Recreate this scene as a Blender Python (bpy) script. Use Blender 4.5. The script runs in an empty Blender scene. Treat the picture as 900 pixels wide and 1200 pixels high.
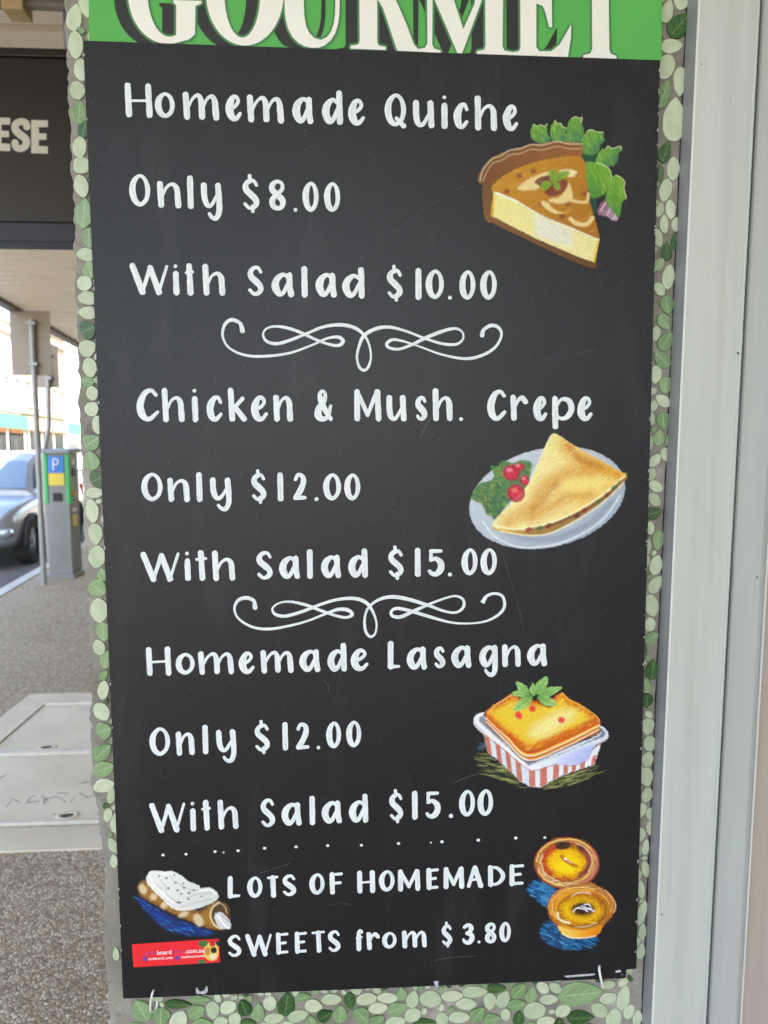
import bpy, bmesh, math, random
import numpy as np
from mathutils import Vector, Matrix

# ------------------------------------------------------------------ camera
R = math.radians
CAM = np.array([-.0413, -.7737, 1.5377]); YAW, PITCH, ROLL = -.0571, -.0890, -.0043
FPX = 830.0                                     # focal length, in pixels of the 900x1200 photograph
scene = bpy.context.scene
def cam_axes():
    cy, sy, cp, sp = math.cos(YAW), math.sin(YAW), math.cos(PITCH), math.sin(PITCH)
    f = np.array([-sy*cp, cy*cp, sp]); rt = np.array([cy, sy, 0.]); up = np.cross(rt, f)
    r2 = rt*math.cos(ROLL) + up*math.sin(ROLL)
    return r2, np.cross(r2, f), f
RT, UP, FW = cam_axes()
cd = bpy.data.cameras.new('camera'); cam = bpy.data.objects.new('camera', cd)
scene.collection.objects.link(cam); scene.camera = cam
cam.matrix_world = Matrix(((RT[0], UP[0], -FW[0], CAM[0]), (RT[1], UP[1], -FW[1], CAM[1]), (RT[2], UP[2], -FW[2], CAM[2]), (0, 0, 0, 1)))
cd.sensor_fit = 'VERTICAL'; cd.sensor_height = 36; cd.sensor_width = 27; cd.lens = FPX/1200*36
cd.clip_start = .02; cd.clip_end = 1500
cd.dof.use_dof = True; cd.dof.focus_distance = .80; cd.dof.aperture_fstop = 8.5

# ------------------------------------------------------------------ sky, sun, exposure
SUN_EL, SUN_AZ = R(46), R(136)                  # azimuth clockwise from +Y: from the right, a little behind
w = bpy.data.worlds.new('World'); scene.world = w; w.use_nodes = True
wn = w.node_tree.nodes; bg = wn['Background']
sky = wn.new('ShaderNodeTexSky'); sky.sky_type = 'NISHITA'; sky.sun_disc = False
sky.sun_elevation = SUN_EL; sky.sun_rotation = SUN_AZ; sky.dust_density = 3.0; sky.ozone_density = .55
w.node_tree.links.new(sky.outputs[0], bg.inputs[0]); bg.inputs[1].default_value = .15
sl = bpy.data.lights.new('sun', 'SUN'); sl.energy = 4.6; sl.angle = R(.5); sl.color = (1, .95, .87)
so = bpy.data.objects.new('sun', sl); scene.collection.objects.link(so)
sd = Vector((math.sin(SUN_AZ)*math.cos(SUN_EL), math.cos(SUN_AZ)*math.cos(SUN_EL), math.sin(SUN_EL)))
so.rotation_euler = sd.to_track_quat('Z', 'Y').to_euler(); so.location = (6, -6, 12)
vs = scene.view_settings; vs.view_transform = 'Standard'; vs.look = 'None'; vs.gamma = 1; vs.use_curve_mapping = False
vs.exposure = 2.75
scene.render.engine = 'CYCLES'

# ------------------------------------------------------------------ helpers
rnd = random.Random(7); nrs = np.random.RandomState(5)
def ray(x, y): return FW + RT*(x-450)/FPX - UP*(y-600)/FPX
def at(x, y, Y=0.0):
    d = ray(x, y); return CAM + d*((Y-CAM[1])/d[1])
def atz(x, y, z=0.0):
    d = ray(x, y); return CAM + d*((z-CAM[2])/d[2])
def lin(c):
    c = np.asarray(c, float)/255.; return np.where(c <= .04045, c/12.92, ((c+.055)/1.055)**2.4)
def L3(*c): return tuple(float(v) for v in lin(c))
COL = scene.collection
def mk(name, verts, faces, mat, parent=None, loc=None, smooth=False, uvs=None):
    """one mesh object; verts in world space; loc = the object's own origin"""
    v = np.asarray(verts, float)
    base = np.array(loc if loc is not None else (0, 0, 0), float)
    me = bpy.data.meshes.new(name)
    me.from_pydata([tuple(p) for p in (v-base)], [], faces)
    if mat is not None: me.materials.append(mat)
    if smooth: me.polygons.foreach_set('use_smooth', [True]*len(me.polygons))
    if uvs is not None:
        ul = me.uv_layers.new(name='UVMap'); idx = np.zeros(len(me.loops), np.int32)
        me.loops.foreach_get('vertex_index', idx)
        ul.data.foreach_set('uv', np.asarray(uvs, np.float32)[idx].ravel())
    o = bpy.data.objects.new(name, me); COL.objects.link(o)
    if parent is not None:
        o.parent = parent; o.location = Vector(base)-wloc(parent)
    else: o.location = base
    return o
def wloc(o):
    p = Vector((0, 0, 0))
    while o is not None: p += o.location; o = o.parent
    return p
def empty(name, loc):
    o = bpy.data.objects.new(name, None); COL.objects.link(o); o.location = loc; o.empty_display_size = .1; return o
def tag(o, label=None, cat=None, group=None, kind=None):
    if label: o['label'] = label
    if cat: o['category'] = cat
    if group: o['group'] = group
    if kind: o['kind'] = kind
    return o
class MB:
    def __init__(s): s.v = []; s.f = []
    def add(s, v, f):
        n = len(s.v); s.v += [tuple(p) for p in v]; s.f += [tuple(i+n for i in q) for q in f]; return s
    def box(s, x0, x1, y0, y1, z0, z1, M=None):
        v = [(x, y, z) for z in (z0, z1) for y in (y0, y1) for x in (x0, x1)]
        if M is not None: v = [tuple(M @ Vector(p)) for p in v]
        return s.add(v, [(0, 2, 3, 1), (4, 5, 7, 6), (0, 1, 5, 4), (2, 6, 7, 3), (0, 4, 6, 2), (1, 3, 7, 5)])
    def bbox(s, x0, x1, y0, y1, z0, z1, b=.004, M=None):
        """box with chamfered edges"""
        bm = bmesh.new(); bmesh.ops.create_cube(bm, size=1)
        for q in bm.verts: q.co = Vector(((x0+x1)/2+q.co.x*(x1-x0), (y0+y1)/2+q.co.y*(y1-y0), (z0+z1)/2+q.co.z*(z1-z0)))
        bmesh.ops.bevel(bm, geom=bm.edges[:], offset=b, segments=2, affect='EDGES', profile=.5)
        bm.verts.index_update(); v = [q.co if M is None else M @ q.co for q in bm.verts]
        fs = [tuple(q.index for q in f.verts) for f in bm.faces]; bm.free(); return s.add(v, fs)
    def tube(s, pts, r, n=10, closed=False):
        P = [Vector(p) for p in pts]; m = len(P); rs = r if isinstance(r, (list, tuple)) else [r]*m
        v = []; prev = None
        for i in range(m):
            a = P[(i-1) % m] if (closed or i > 0) else P[i]; b = P[(i+1) % m] if (closed or i < m-1) else P[i]
            t = (b-a).normalized()
            if prev is None: u = t.orthogonal().normalized()
            else: u = (prev - t*prev.dot(t)).normalized()
            prev = u; q = t.cross(u)
            for k in range(n):
                c = 2*math.pi*k/n; v.append(P[i]+(u*math.cos(c)+q*math.sin(c))*rs[i])
        f = []
        for i in range(m if closed else m-1):
            j = (i+1) % m
            for k in range(n): f.append((i*n+k, i*n+(k+1) % n, j*n+(k+1) % n, j*n+k))
        if not closed: f += [tuple(range(n-1, -1, -1)), tuple(range((m-1)*n, m*n))]
        return s.add(v, f)
    def prism(s, poly, axis, a, b):
        """2D polygon extruded along an axis: 'x' poly=(y,z), 'y' poly=(x,z), 'z' poly=(x,y)"""
        n = len(poly)
        def P(p, t): return {'x': (t, p[0], p[1]), 'y': (p[0], t, p[1]), 'z': (p[0], p[1], t)}[axis]
        v = [P(p, a) for p in poly]+[P(p, b) for p in poly]
        f = [tuple(range(n-1, -1, -1)), tuple(range(n, 2*n))]+[(i, (i+1) % n, n+(i+1) % n, n+i) for i in range(n)]
        return s.add(v, f)
    def out(s, name, mat, parent=None, loc=None, smooth=False, fix=True):
        o = mk(name, s.v, s.f, mat, parent, loc, smooth)
        if fix:
            bm = bmesh.new(); bm.from_mesh(o.data); bmesh.ops.recalc_face_normals(bm, faces=bm.faces[:]); bm.to_mesh(o.data); bm.free()
        return o
def copy_tree(o, parent=None):
    c = o.copy(); COL.objects.link(c); c.parent = parent
    for ch in list(o.children): copy_tree(ch, c)
    return c

# ------------------------------------------------------------------ materials
def mat(name, col, rough=.6, metal=0., spec=.5):
    m = bpy.data.materials.new(name); m.use_nodes = True
    b = m.node_tree.nodes['Principled BSDF']
    b.inputs['Base Color'].default_value = (*col, 1); b.inputs['Roughness'].default_value = rough
    b.inputs['Metallic'].default_value = metal; b.inputs['Specular IOR Level'].default_value = spec
    return m
def nd(m, t, **kw):
    n = m.node_tree.nodes.new(t)
    for k, v in kw.items(): setattr(n, k, v)
    return n
def lk(m, a, b): m.node_tree.links.new(a, b)
def bsdf(m): return m.node_tree.nodes['Principled BSDF']
def coords(m, kind='Object', scale=None):
    tc = nd(m, 'ShaderNodeTexCoord'); o = tc.outputs[kind]
    if scale is not None:
        mp = nd(m, 'ShaderNodeMapping'); mp.inputs['Scale'].default_value = scale; lk(m, o, mp.inputs[0]); o = mp.outputs[0]
    return o
def noise(m, co, scale, detail=4, rough=.55):
    n = nd(m, 'ShaderNodeTexNoise'); n.inputs['Scale'].default_value = scale; n.inputs['Detail'].default_value = detail
    n.inputs['Roughness'].default_value = rough; lk(m, co, n.inputs['Vector']); return n.outputs['Fac']
def ramp(m, fac, stops):
    r = nd(m, 'ShaderNodeValToRGB'); e = r.color_ramp.elements
    while len(e) < len(stops): e.new(.5)
    for q, (p, c) in zip(e, stops): q.position = p; q.color = (*c, 1) if len(c) == 3 else c
    lk(m, fac, r.inputs[0]); return r.outputs[0]
def mix(m, fac, a, b, mode='MIX'):
    n = nd(m, 'ShaderNodeMix', data_type='RGBA', blend_type=mode)
    for s, v in ((0, fac), (6, a), (7, b)):
        if isinstance(v, (int, float)): n.inputs[s].default_value = v
        elif isinstance(v, tuple): n.inputs[s].default_value = (*v, 1)
        else: lk(m, v, n.inputs[s])
    return n.outputs[2]
def bump(m, h, strength=.3, dist=.002):
    b = nd(m, 'ShaderNodeBump'); b.inputs['Strength'].default_value = strength; b.inputs['Distance'].default_value = dist
    lk(m, h, b.inputs['Height']); lk(m, b.outputs[0], bsdf(m).inputs['Normal'])
def mottled(name, c1, c2, scale=8, rough=.6, bs=.2, bd=.002, metal=0., spec=.5, fine=None, kind='Object'):
    m = mat(name, c1, rough, metal, spec); co = coords(m, kind)
    f = noise(m, co, scale, 6, .6); c = ramp(m, f, [(.3, c1), (.7, c2)]); lk(m, c, bsdf(m).inputs['Base Color'])
    if bs: bump(m, noise(m, co, fine or scale*12, 3), bs, bd)
    rr = nd(m, 'ShaderNodeMapRange'); rr.inputs[3].default_value = max(.02, rough-.08); rr.inputs[4].default_value = min(1, rough+.1)
    lk(m, noise(m, co, scale*2.3, 4), rr.inputs[0]); lk(m, rr.outputs[0], bsdf(m).inputs['Roughness'])
    return m

def board_nodes(m):
    """matt black chalkboard paint with dusty wipes, specks and hairline scratches; returns colour output"""
    co = coords(m, 'Object')
    big = noise(m, co, 3.2, 5, .6); c = ramp(m, big, [(.35, (.0045, .0050, .0075)), (.72, (.0100, .0107, .0140))])
    wipe = noise(m, coords(m, 'Object', (9, 1, 2.3)), 2.2, 6, .65)
    c = mix(m, ramp(m, wipe, [(.53, (0, 0, 0)), (.82, (.17, .17, .17))]), c, (.16, .16, .165))
    vo = nd(m, 'ShaderNodeTexVoronoi'); vo.inputs['Scale'].default_value = 120; vo.inputs['Randomness'].default_value = 1
    lk(m, co, vo.inputs['Vector'])
    sp = nd(m, 'ShaderNodeMath', operation='LESS_THAN'); lk(m, vo.outputs['Distance'], sp.inputs[0]); sp.inputs[1].default_value = .085
    sel = nd(m, 'ShaderNodeSeparateColor'); lk(m, vo.outputs['Color'], sel.inputs[0])
    g = nd(m, 'ShaderNodeMath', operation='GREATER_THAN'); lk(m, sel.outputs[0], g.inputs[0]); g.inputs[1].default_value = .62
    mu = nd(m, 'ShaderNodeMath', operation='MULTIPLY'); lk(m, sp.outputs[0], mu.inputs[0]); lk(m, g.outputs[0], mu.inputs[1])
    m2 = nd(m, 'ShaderNodeMath', operation='MULTIPLY'); lk(m, mu.outputs[0], m2.inputs[0]); lk(m, sel.outputs[1], m2.inputs[1])
    c = mix(m, m2.outputs[0], c, (.22, .22, .2))
    fine = noise(m, co, 900, 2)
    c = mix(m, .35, c, ramp(m, fine, [(.35, (.003, .003, .004)), (.7, (.018, .018, .0195))]))
    bump(m, fine, .25, .0006)
    return c
M = {}
M['board'] = mat('board_paint', (.02, .02, .022), .40, spec=.36)
lk(M['board'], board_nodes(M['board']), bsdf(M['board']).inputs['Base Color'])
M['art'] = mat('pastel_drawing', (.02, .02, .022), .5, spec=.34)
def art_nodes(m):
    base = board_nodes(m)
    a = nd(m, 'ShaderNodeAttribute', attribute_name='Pigment')
    lk(m, mix(m, a.outputs['Alpha'], base, a.outputs['Color']), bsdf(m).inputs['Base Color'])
art_nodes(M['art'])
def paint_mat(name, col, col2):
    m = mat(name, col, .5, spec=.4); uv = coords(m, 'UV', (2.6, .035, 1))
    st = noise(m, uv, 1.0, 3, .6); fi = noise(m, coords(m), 420, 3)
    c = ramp(m, st, [(.32, col2), (.55, col)])
    c = mix(m, .22, c, ramp(m, fi, [(.3, tuple(v*.55 for v in col)), (.6, col)]))
    lk(m, c, bsdf(m).inputs['Base Color']); bump(m, st, .3, .0008); return m
M['chalk'] = paint_mat('white_lettering', (.80, .845, .845), (.60, .66, .675))
M['scratch'] = mat('scratch', (.075, .074, .072), .7)
M['chip'] = mottled('bare_chip', (.22, .22, .24), (.72, .72, .75), 260, .6, .2)
M['green'] = mottled('green_signpaint', (.075, .37, .065), (.09, .43, .08), 6, .45, .05, fine=300)
M['cream'] = mottled('cream_signpaint', (.79, .77, .70), (.84, .82, .75), 20, .45, .05, fine=300)
M['shadow_black'] = mat('black_signpaint', (.012, .014, .013), .45)
M['edge_green'] = mat('dark_green_outline', (.05, .22, .07), .5)
M['red'] = mat('red_sticker', (.80, .02, .03), .35)
M['plastic'] = mottled('white_plastic', (.72, .71, .64), (.8, .79, .73), 60, .35, .05)

# ------------------------------------------------------------------ the setting: ground, road, kerb
STREET = -.13                                    # the street runs along (STREET, 1)
def kx(Y): return -3.98+STREET*(Y-8)             # kerb line
def strip(name, xa, xb, y0, y1, z, m, n=40, kind='structure'):
    ys = np.linspace(y0, y1, n); v = []; f = []
    for y in ys: v += [(xa(y), y, z), (xb(y), y, z)]
    for i in range(n-1): f.append((2*i, 2*i+1, 2*i+3, 2*i+2))
    o = mk(name, v, f, m, loc=((xa(y0)+xb(y0))/2, y0, z)); o['kind'] = kind; return o
def aggregate(name, stones, base, scale):
    m = mat(name, base, .85, spec=.3); co = coords(m)
    vo = nd(m, 'ShaderNodeTexVoronoi'); vo.inputs['Scale'].default_value = scale; lk(m, co, vo.inputs['Vector'])
    v2 = nd(m, 'ShaderNodeTexVoronoi', feature='DISTANCE_TO_EDGE'); v2.inputs['Scale'].default_value = scale; lk(m, co, v2.inputs['Vector'])
    se = nd(m, 'ShaderNodeSeparateColor'); lk(m, vo.outputs['Color'], se.inputs[0])
    st = ramp(m, se.outputs[0], stones)
    c = mix(m, ramp(m, v2.outputs['Distance'], [(.03, (0, 0, 0)), (.16, (1, 1, 1))]), base, st)
    c = mix(m, .55, c, ramp(m, noise(m, co, 1.1, 6, .65), [(.3, (.74, .71, .66)), (.7, (1, .97, .92))]), 'MULTIPLY')
    c = mix(m, ramp(m, noise(m, co, 2.7, 5, .7), [(.58, (0, 0, 0)), (.72, (.35, .35, .35))]), c, tuple(v*.45 for v in base))
    vg = nd(m, 'ShaderNodeTexVoronoi'); vg.inputs['Scale'].default_value = 3.2; lk(m, co, vg.inputs['Vector'])
    c = mix(m, ramp(m, vg.outputs['Distance'], [(.045, (.7, .7, .7)), (.075, (0, 0, 0))]), c, (.16, .14, .115))
    c = mix(m, ramp(m, noise(m, co, .55, 4, .6), [(.50, (0, 0, 0)), (.68, (.16, .16, .16))]), c, (.20, .165, .125))
    lk(m, c, bsdf(m).inputs['Base Color'])
    bump(m, ramp(m, v2.outputs['Distance'], [(0, (0, 0, 0)), (.25, (1, 1, 1))]), .8, .003); return m
M['path'] = aggregate('exposed_aggregate', [(.0, (.36, .27, .165)), (.4, (.66, .52, .345)), (.8, (.78, .64, .45)), (1, (.92, .83, .68))], (.27, .20, .13), 92)
M['asphalt'] = mottled('asphalt', (.085, .082, .078), (.13, .125, .118), 1.5, .9, .5, .004, fine=160)
M['concrete'] = mottled('kerb_concrete', (.50, .46, .40), (.62, .58, .51), 3, .85, .3, .002, fine=200)
M['earth'] = mottled('distant_ground', (.16, .15, .13), (.22, .2, .17), .05, .9, 0)
o = mk('ground', [(-400, -400, -.16), (400, -400, -.16), (400, 400, -.16), (-400, 400, -.16)], [(0, 1, 2, 3)], M['earth']); o['kind'] = 'structure'
strip('road', lambda y: kx(y)-11.0, lambda y: kx(y), -60, 160, -.13, M['asphalt'])
strip('footpath', kx, lambda y: 2.9, -14, 160, 0, M['path'], 60)
strip('far_footpath', lambda y: kx(y)-16.2, lambda y: kx(y)-11.15, -60, 160, -.002, M['concrete'])
def kerb(off, name, inner):
    kb = tag(empty(name, (kx(0)+off, 0, -.13)), kind='structure')
    for i in range(26):                          # kerb stones, 1.8 m each
        y0 = -6+i*1.8; y1 = y0+1.792
        z1 = .012
        a, b = kx(y0)+off, kx(y1)+off
        pr = [(-.02, -.16), (.0, z1-.03), (.02, z1-.008), (.045, z1), (.16, z1), (.16, -.16)]
        if inner < 0: pr = [(-p[0], p[1]) for p in pr]
        v = [(a+p[0], y0, p[1]) for p in pr]+[(b+p[0], y1, p[1]) for p in pr]; n = len(pr)
        f = [tuple(range(n)), tuple(range(2*n-1, n-1, -1))]+[(j, n+j, n+(j+1) % n, (j+1) % n) for j in range(n)]
        q = MB().add(v, f); q.out('kerb_stone', M['concrete'], kb, (a, y0, -.13))
kerb(0, 'kerb', 1); kerb(-11.0, 'far_kerb', -1)
M['line'] = mottled('road_marking', (.55, .55, .52), (.75, .75, .72), 6, .8, .1)
strip('parking_line', lambda y: kx(y)-2.35, lambda y: kx(y)-2.25, -10, 60, -.126, M['line'])

# ------------------------------------------------------------------ the pit cover set in the footpath
M['slab'] = mottled('pit_concrete', (.64, .52, .365), (.78, .65, .48), 2.2, .8, .25, .0012, fine=240)
def lid_material():
    m = mottled('pit_lid_concrete', (.68, .555, .39), (.82, .69, .51), 2.6, .75, .25, .0012, fine=260); return m
M['lid'] = lid_material(); M['steel'] = mottled('worn_steel', (.66, .58, .47), (.80, .72, .60), 12, .6, .2, metal=0)
M['dark_hole'] = mat('lifting_hole', (.07, .058, .045), .9)
pit = tag(empty('pit_cover', (-1.5, 2.8, 0)), 'pale concrete utility pit cover with two steel-edged lids set into the footpath', 'pit cover')
def sx(y): return -2.01+.0*STREET*(y-3.7)+(-.04)*(y-2.8)*.3
X0, X1 = -2.03, -.72
MB().bbox(X0, X1, 1.895, 2.072, -.05, .007, .004).out('surround', M['slab'], pit, (-1.4, 1.98, 0))
MB().bbox(X0, X1, 3.515, 3.70, -.05, .007, .004).out('surround', M['slab'], pit, (-1.4, 3.6, 0))
MB().bbox(X0, X0+.16, 2.074, 3.513, -.05, .007, .004).out('surround', M['slab'], pit, (X0, 2.8, 0))
MB().bbox(X1-.16, X1, 2.074, 3.513, -.05, .007, .004).out('surround', M['slab'], pit, (X1, 2.8, 0))
for (a, b) in ((2.10, 2.775), (2.81, 3.49)):
    ld = MB().bbox(X0+.175, X1-.175, a, b, -.045, .005, .003).out('lid', M['lid'], pit, (-1.375, (a+b)/2, 0))
    e = MB()
    for z0 in (a-.014, b+.001): e.bbox(X0+.162, X1-.162, z0, z0+.013, -.04, .016, .003)
    e.bbox(X0+.1615, X0+.1735, a, b, -.04, .014, .002); e.bbox(X1-.1735, X1-.1625, a, b, -.04, .010, .002)
    e.out('steel_edge', M['steel'], ld, (-1.375, (a+b)/2, 0))
    for hx in ((-1.585, -1.06) if a > 2.5 else (-1.215,)):                    # lifting holes: a raised ring with a dark slot
        v = []; f = []; n = 20
        for rr, zz in ((.050, .0052), (.046, .0090), (.030, .0090), (.027, .0055)):
            for k in range(n):
                t = 2*math.pi*k/n; v.append((hx+rr*1.0*math.cos(t), a+.055+rr*.75*math.sin(t), zz))
        for j in range(3):
            for k in range(n): f.append((j*n+k, j*n+(k+1) % n, (j+1)*n+(k+1) % n, (j+1)*n+k))
        rg = mk('lifting_hole', v, f, M['lid'], ld, (hx, a+.055, 0), True)
        mk('slot', [(hx+.026*math.cos(2*math.pi*k/n)+.010*math.sin(2*math.pi*k/n), a+.055+.016*math.sin(2*math.pi*k/n), .0064) for k in range(n)], [tuple(range(n))], M['dark_hole'], ld, (hx, a+.055, 0))
# scratched marks in the lower lid
def ribbon_pts(pts, closed=False, step=1.2, straight=False):
    P = np.asarray([(p[0], p[1], p[2] if len(p) > 2 else 1.) for p in pts], float)
    if straight or len(P) == 2:
        out = []
        for a, b in zip(P[:-1], P[1:]):
            n = max(2, int(np.hypot(*(b-a)[:2])/step)); out += [a+(b-a)*t for t in np.linspace(0, 1, n, endpoint=False)]
        return np.array(out+[P[-1]])
    out = []; n = len(P)
    for i in range(n-1):
        p0 = P[i-1] if i > 0 else (P[n-2] if closed else 2*P[0]-P[1]); p1 = P[i]; p2 = P[i+1]
        p3 = P[i+2] if i+2 < n else (P[1] if closed else 2*P[-1]-P[-2])
        m = max(3, int(np.hypot(*(p2-p1)[:2])/step))
        for t in np.linspace(0, 1, m, endpoint=False):
            out.append(.5*((2*p1)+(-p0+p2)*t+(2*p0-5*p1+4*p2-p3)*t*t+(-p0+3*p1-3*p2+p3)*t**3))
    out.append(P[-1]); out = np.array(out); out[:, 2] = np.maximum(out[:, 2], .15); return out
class Strokes:
    """brush strokes given in photograph pixels, laid on the plane given by `place`"""
    def __init__(s, place): s.v = []; s.f = []; s.uv = []; s.place = place; s.n = 0
    def stroke(s, pts, width, closed=False, straight=False, step=1.2, wob=.04, cap=True):
        Q = ribbon_pts(pts, closed, step, straight); n = len(Q)
        T = np.gradient(Q[:, :2], axis=0)
        if closed: T[0] = T[-1] = Q[1, :2]-Q[-2, :2]
        T /= np.maximum(np.linalg.norm(T, axis=1), 1e-9)[:, None]; N = np.stack([-T[:, 1], T[:, 0]], 1)
        hw = Q[:, 2]*width/2*(1+wob*np.convolve(nrs.randn(n+6), np.ones(5)/5*1.6, 'same')[3:-3])
        a = Q[:, :2]+N*hw[:, None]; b = Q[:, :2]-N*hw[:, None]
        h = s.n*4e-5; s.n += 1; base = len(s.v); d = np.concatenate([[0], np.cumsum(np.linalg.norm(np.diff(Q[:, :2], axis=0), axis=1))])
        ph = rnd.random()*40
        for i in range(n):
            s.v.append(s.place(*a[i], h)); s.v.append(s.place(*Q[i, :2], h+2e-4)); s.v.append(s.place(*b[i], h))
            s.uv += [(ph, ph*30+d[i]), (ph+.5, ph*30+d[i]), (ph+1, ph*30+d[i])]
        for i in range(n-1):
            k = base+3*i; s.f += [(k, k+1, k+4, k+3), (k+1, k+2, k+5, k+4)]
        if cap and not closed:
            for i, sg in ((0, -1), (n-1, 1)):
                c = len(s.v); m = 7
                for j in range(m+1):
                    t = math.pi*j/m; p = Q[i, :2]+N[i]*hw[i]*math.cos(t)+sg*T[i]*hw[i]*math.sin(t)*(.85+.25*rnd.random())
                    s.v.append(s.place(p[0], p[1], h)); s.uv.append((ph+.5-.5*math.cos(t), ph*30+d[i]+sg*hw[i]))
                ci = base+3*i+1
                for j in range(m): s.f.append((ci, c+j, c+j+1) if sg < 0 else (ci, c+j+1, c+j))
    def dot(s, x, y, r, ry=None):
        h = s.n*4e-5; s.n += 1; c = len(s.v); n = 14; ph = rnd.random()*9; ry = ry or r
        s.v.append(s.place(x, y, h+2e-4)); s.uv.append((ph, ph*20))
        for k in range(n):
            t = 2*math.pi*k/n; q = 1+.12*(rnd.random()-.5)
            s.v.append(s.place(x+r*q*math.cos(t), y+ry*q*math.sin(t), h)); s.uv.append((ph+.4*math.cos(t), ph*20+math.sin(t)))
        for k in range(n): s.f.append((c, c+1+k, c+1+(k+1) % n))
    def poly(s, pts):
        h = s.n*4e-5; s.n += 1; c = len(s.v)
        for p in pts: s.v.append(s.place(p[0], p[1], h)); s.uv.append((p[0]*.1, p[1]))
        s.f.append(tuple(range(c, c+len(pts))))
    def out(s, name, m, parent=None, loc=None, tri=False):
        o = mk(name, s.v, s.f, m, parent, loc, False, s.uv)
        if tri:
            bm = bmesh.new(); bm.from_mesh(o.data); bmesh.ops.triangulate(bm, faces=bm.faces[:], ngon_method='EAR_CLIP'); bm.to_mesh(o.data); bm.free()
        return o
def onground(z): return lambda x, y, h: atz(x, y, z+h)
def onwall(Y): return lambda x, y, h: at(x, y, Y-h)
M['scrawl'] = mat('scratched_concrete', (.24, .205, .16), .9)
g = Strokes(onground(.0056))
def z6(pts, wd=1): return [(p[0]/5., 780+p[1]/5., wd) for p in pts]
for p in ([(40, 825), (75, 780)], [(75, 780), (115, 800)], [(150, 810), (180, 770), (205, 765)], [(170, 800), (225, 795)], [(250, 765), (285, 800)], [(265, 770), (258, 810)],
          [(255, 785), (330, 770), (385, 798)], [(330, 748), (400, 745)], [(415, 800), (440, 760)], [(470, 748), (510, 770), (550, 760)], [(460, 690), (520, 680)], [(375, 495), (400, 490), (430, 494), (478, 488)], [(345, 918), (380, 912), (430, 916), (480, 910)], [(5, 930), (50, 922), (90, 926), (130, 918)], [(300, 872), (345, 868)], [(0, 660), (45, 635)]):
    g = Strokes(onground(.0056)); g.stroke(z6(p), .85, step=.6, wob=.5); g.out('scratched_mark', M['scrawl'], pit, tuple(atz(p[0][0]/5., 780+p[0][1]/5.)))

# ------------------------------------------------------------------ awning over the footpath
def ax(Y): return -3.62-.11*(Y-7)
M['plank'] = mottled('soffit_paint', (.84, .72, .52), (.88, .78, .60), 2.5, .5, .1, fine=80)
M['beam'] = mottled('brown_beam', (.13, .09, .06), (.18, .13, .09), 5, .6, .2)
M['iron'] = mottled('galvanised_roof', (.42, .43, .43), (.52, .53, .53), 3, .45, .1, metal=.6)
awn = tag(empty('awning', (-.6, 7, 3.1)), 'street awning over the footpath, lined below with cream timber boards', 'awning')
AY0, AY1 = -4.2, 19.0  # unseen rear end, behind the camera, set to shape light on the board
y = AY0
while y < AY1:
    a = ax(y+.1)+.06
    # each lining board has chamfered long edges, so the joints read as grooves
    pr = [(y+.012, 3.132), (y+.020, 3.108), (y+.165, 3.108), (y+.173, 3.132), (y+.173, 3.138), (y+.012, 3.138)]
    dz = rnd.uniform(-.002, .002); pr = [(p[0], p[1]+dz) for p in pr]
    MB().prism(pr, 'x', a, 2.92).out('lining_board', M['plank'], awn, (0, y, 3.12)); y += .185
def alongs(x0, x1, z0, z1, name, m):
    v = []
    for yy in (AY0-.02, AY1+.02):
        for (dx, z) in ((x0, z0), (x1, z0), (x1, z1), (x0, z1)): v.append((ax(yy)+dx, yy, z))
    MB().add(v, [(0, 1, 2, 3), (7, 6, 5, 4), (0, 4, 5, 1), (1, 5, 6, 2), (2, 6, 7, 3), (3, 7, 4, 0)]).out(name, m, awn, (ax(7), 7, z0))
alongs(-.06, .055, 3.075, 3.36, 'edge_beam', M['beam'])
alongs(-.16, -.062, 3.16, 3.30, 'gutter', M['iron'])
MB().prism([(AY0, 3.15), (AY0, 3.2), (AY1, 3.2), (AY1, 3.15)], 'x', -5.0+.5, 2.92).out('unseen_roof_sheet', M['iron'], awn, (0, 7, 3.2)) if False else None
v = [(ax(AY0)+.056, AY0, 3.16), (2.92, AY0, 3.26), (2.92, AY1, 3.26), (ax(AY1)+.056, AY1, 3.16)]; v += [(p[0], p[1], p[2]+.02) for p in v]
MB().add(v, [(0, 1, 2, 3), (7, 6, 5, 4), (0, 4, 5, 1), (1, 5, 6, 2), (2, 6, 7, 3), (3, 7, 4, 0)]).out('unseen_roof_sheet', M['iron'], awn, (0, 7, 3.2))  # out of view; added above the lining boards to block light

MB().bbox(-3.2, 2.9, 1.50, 1.86, 3.035, 3.106, .006).out('cross_beam', mottled('weathered_beam', (.20, .15, .11), (.28, .22, .165), 6, .7, .2), awn, (0, 1.7, 3.04))
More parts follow.
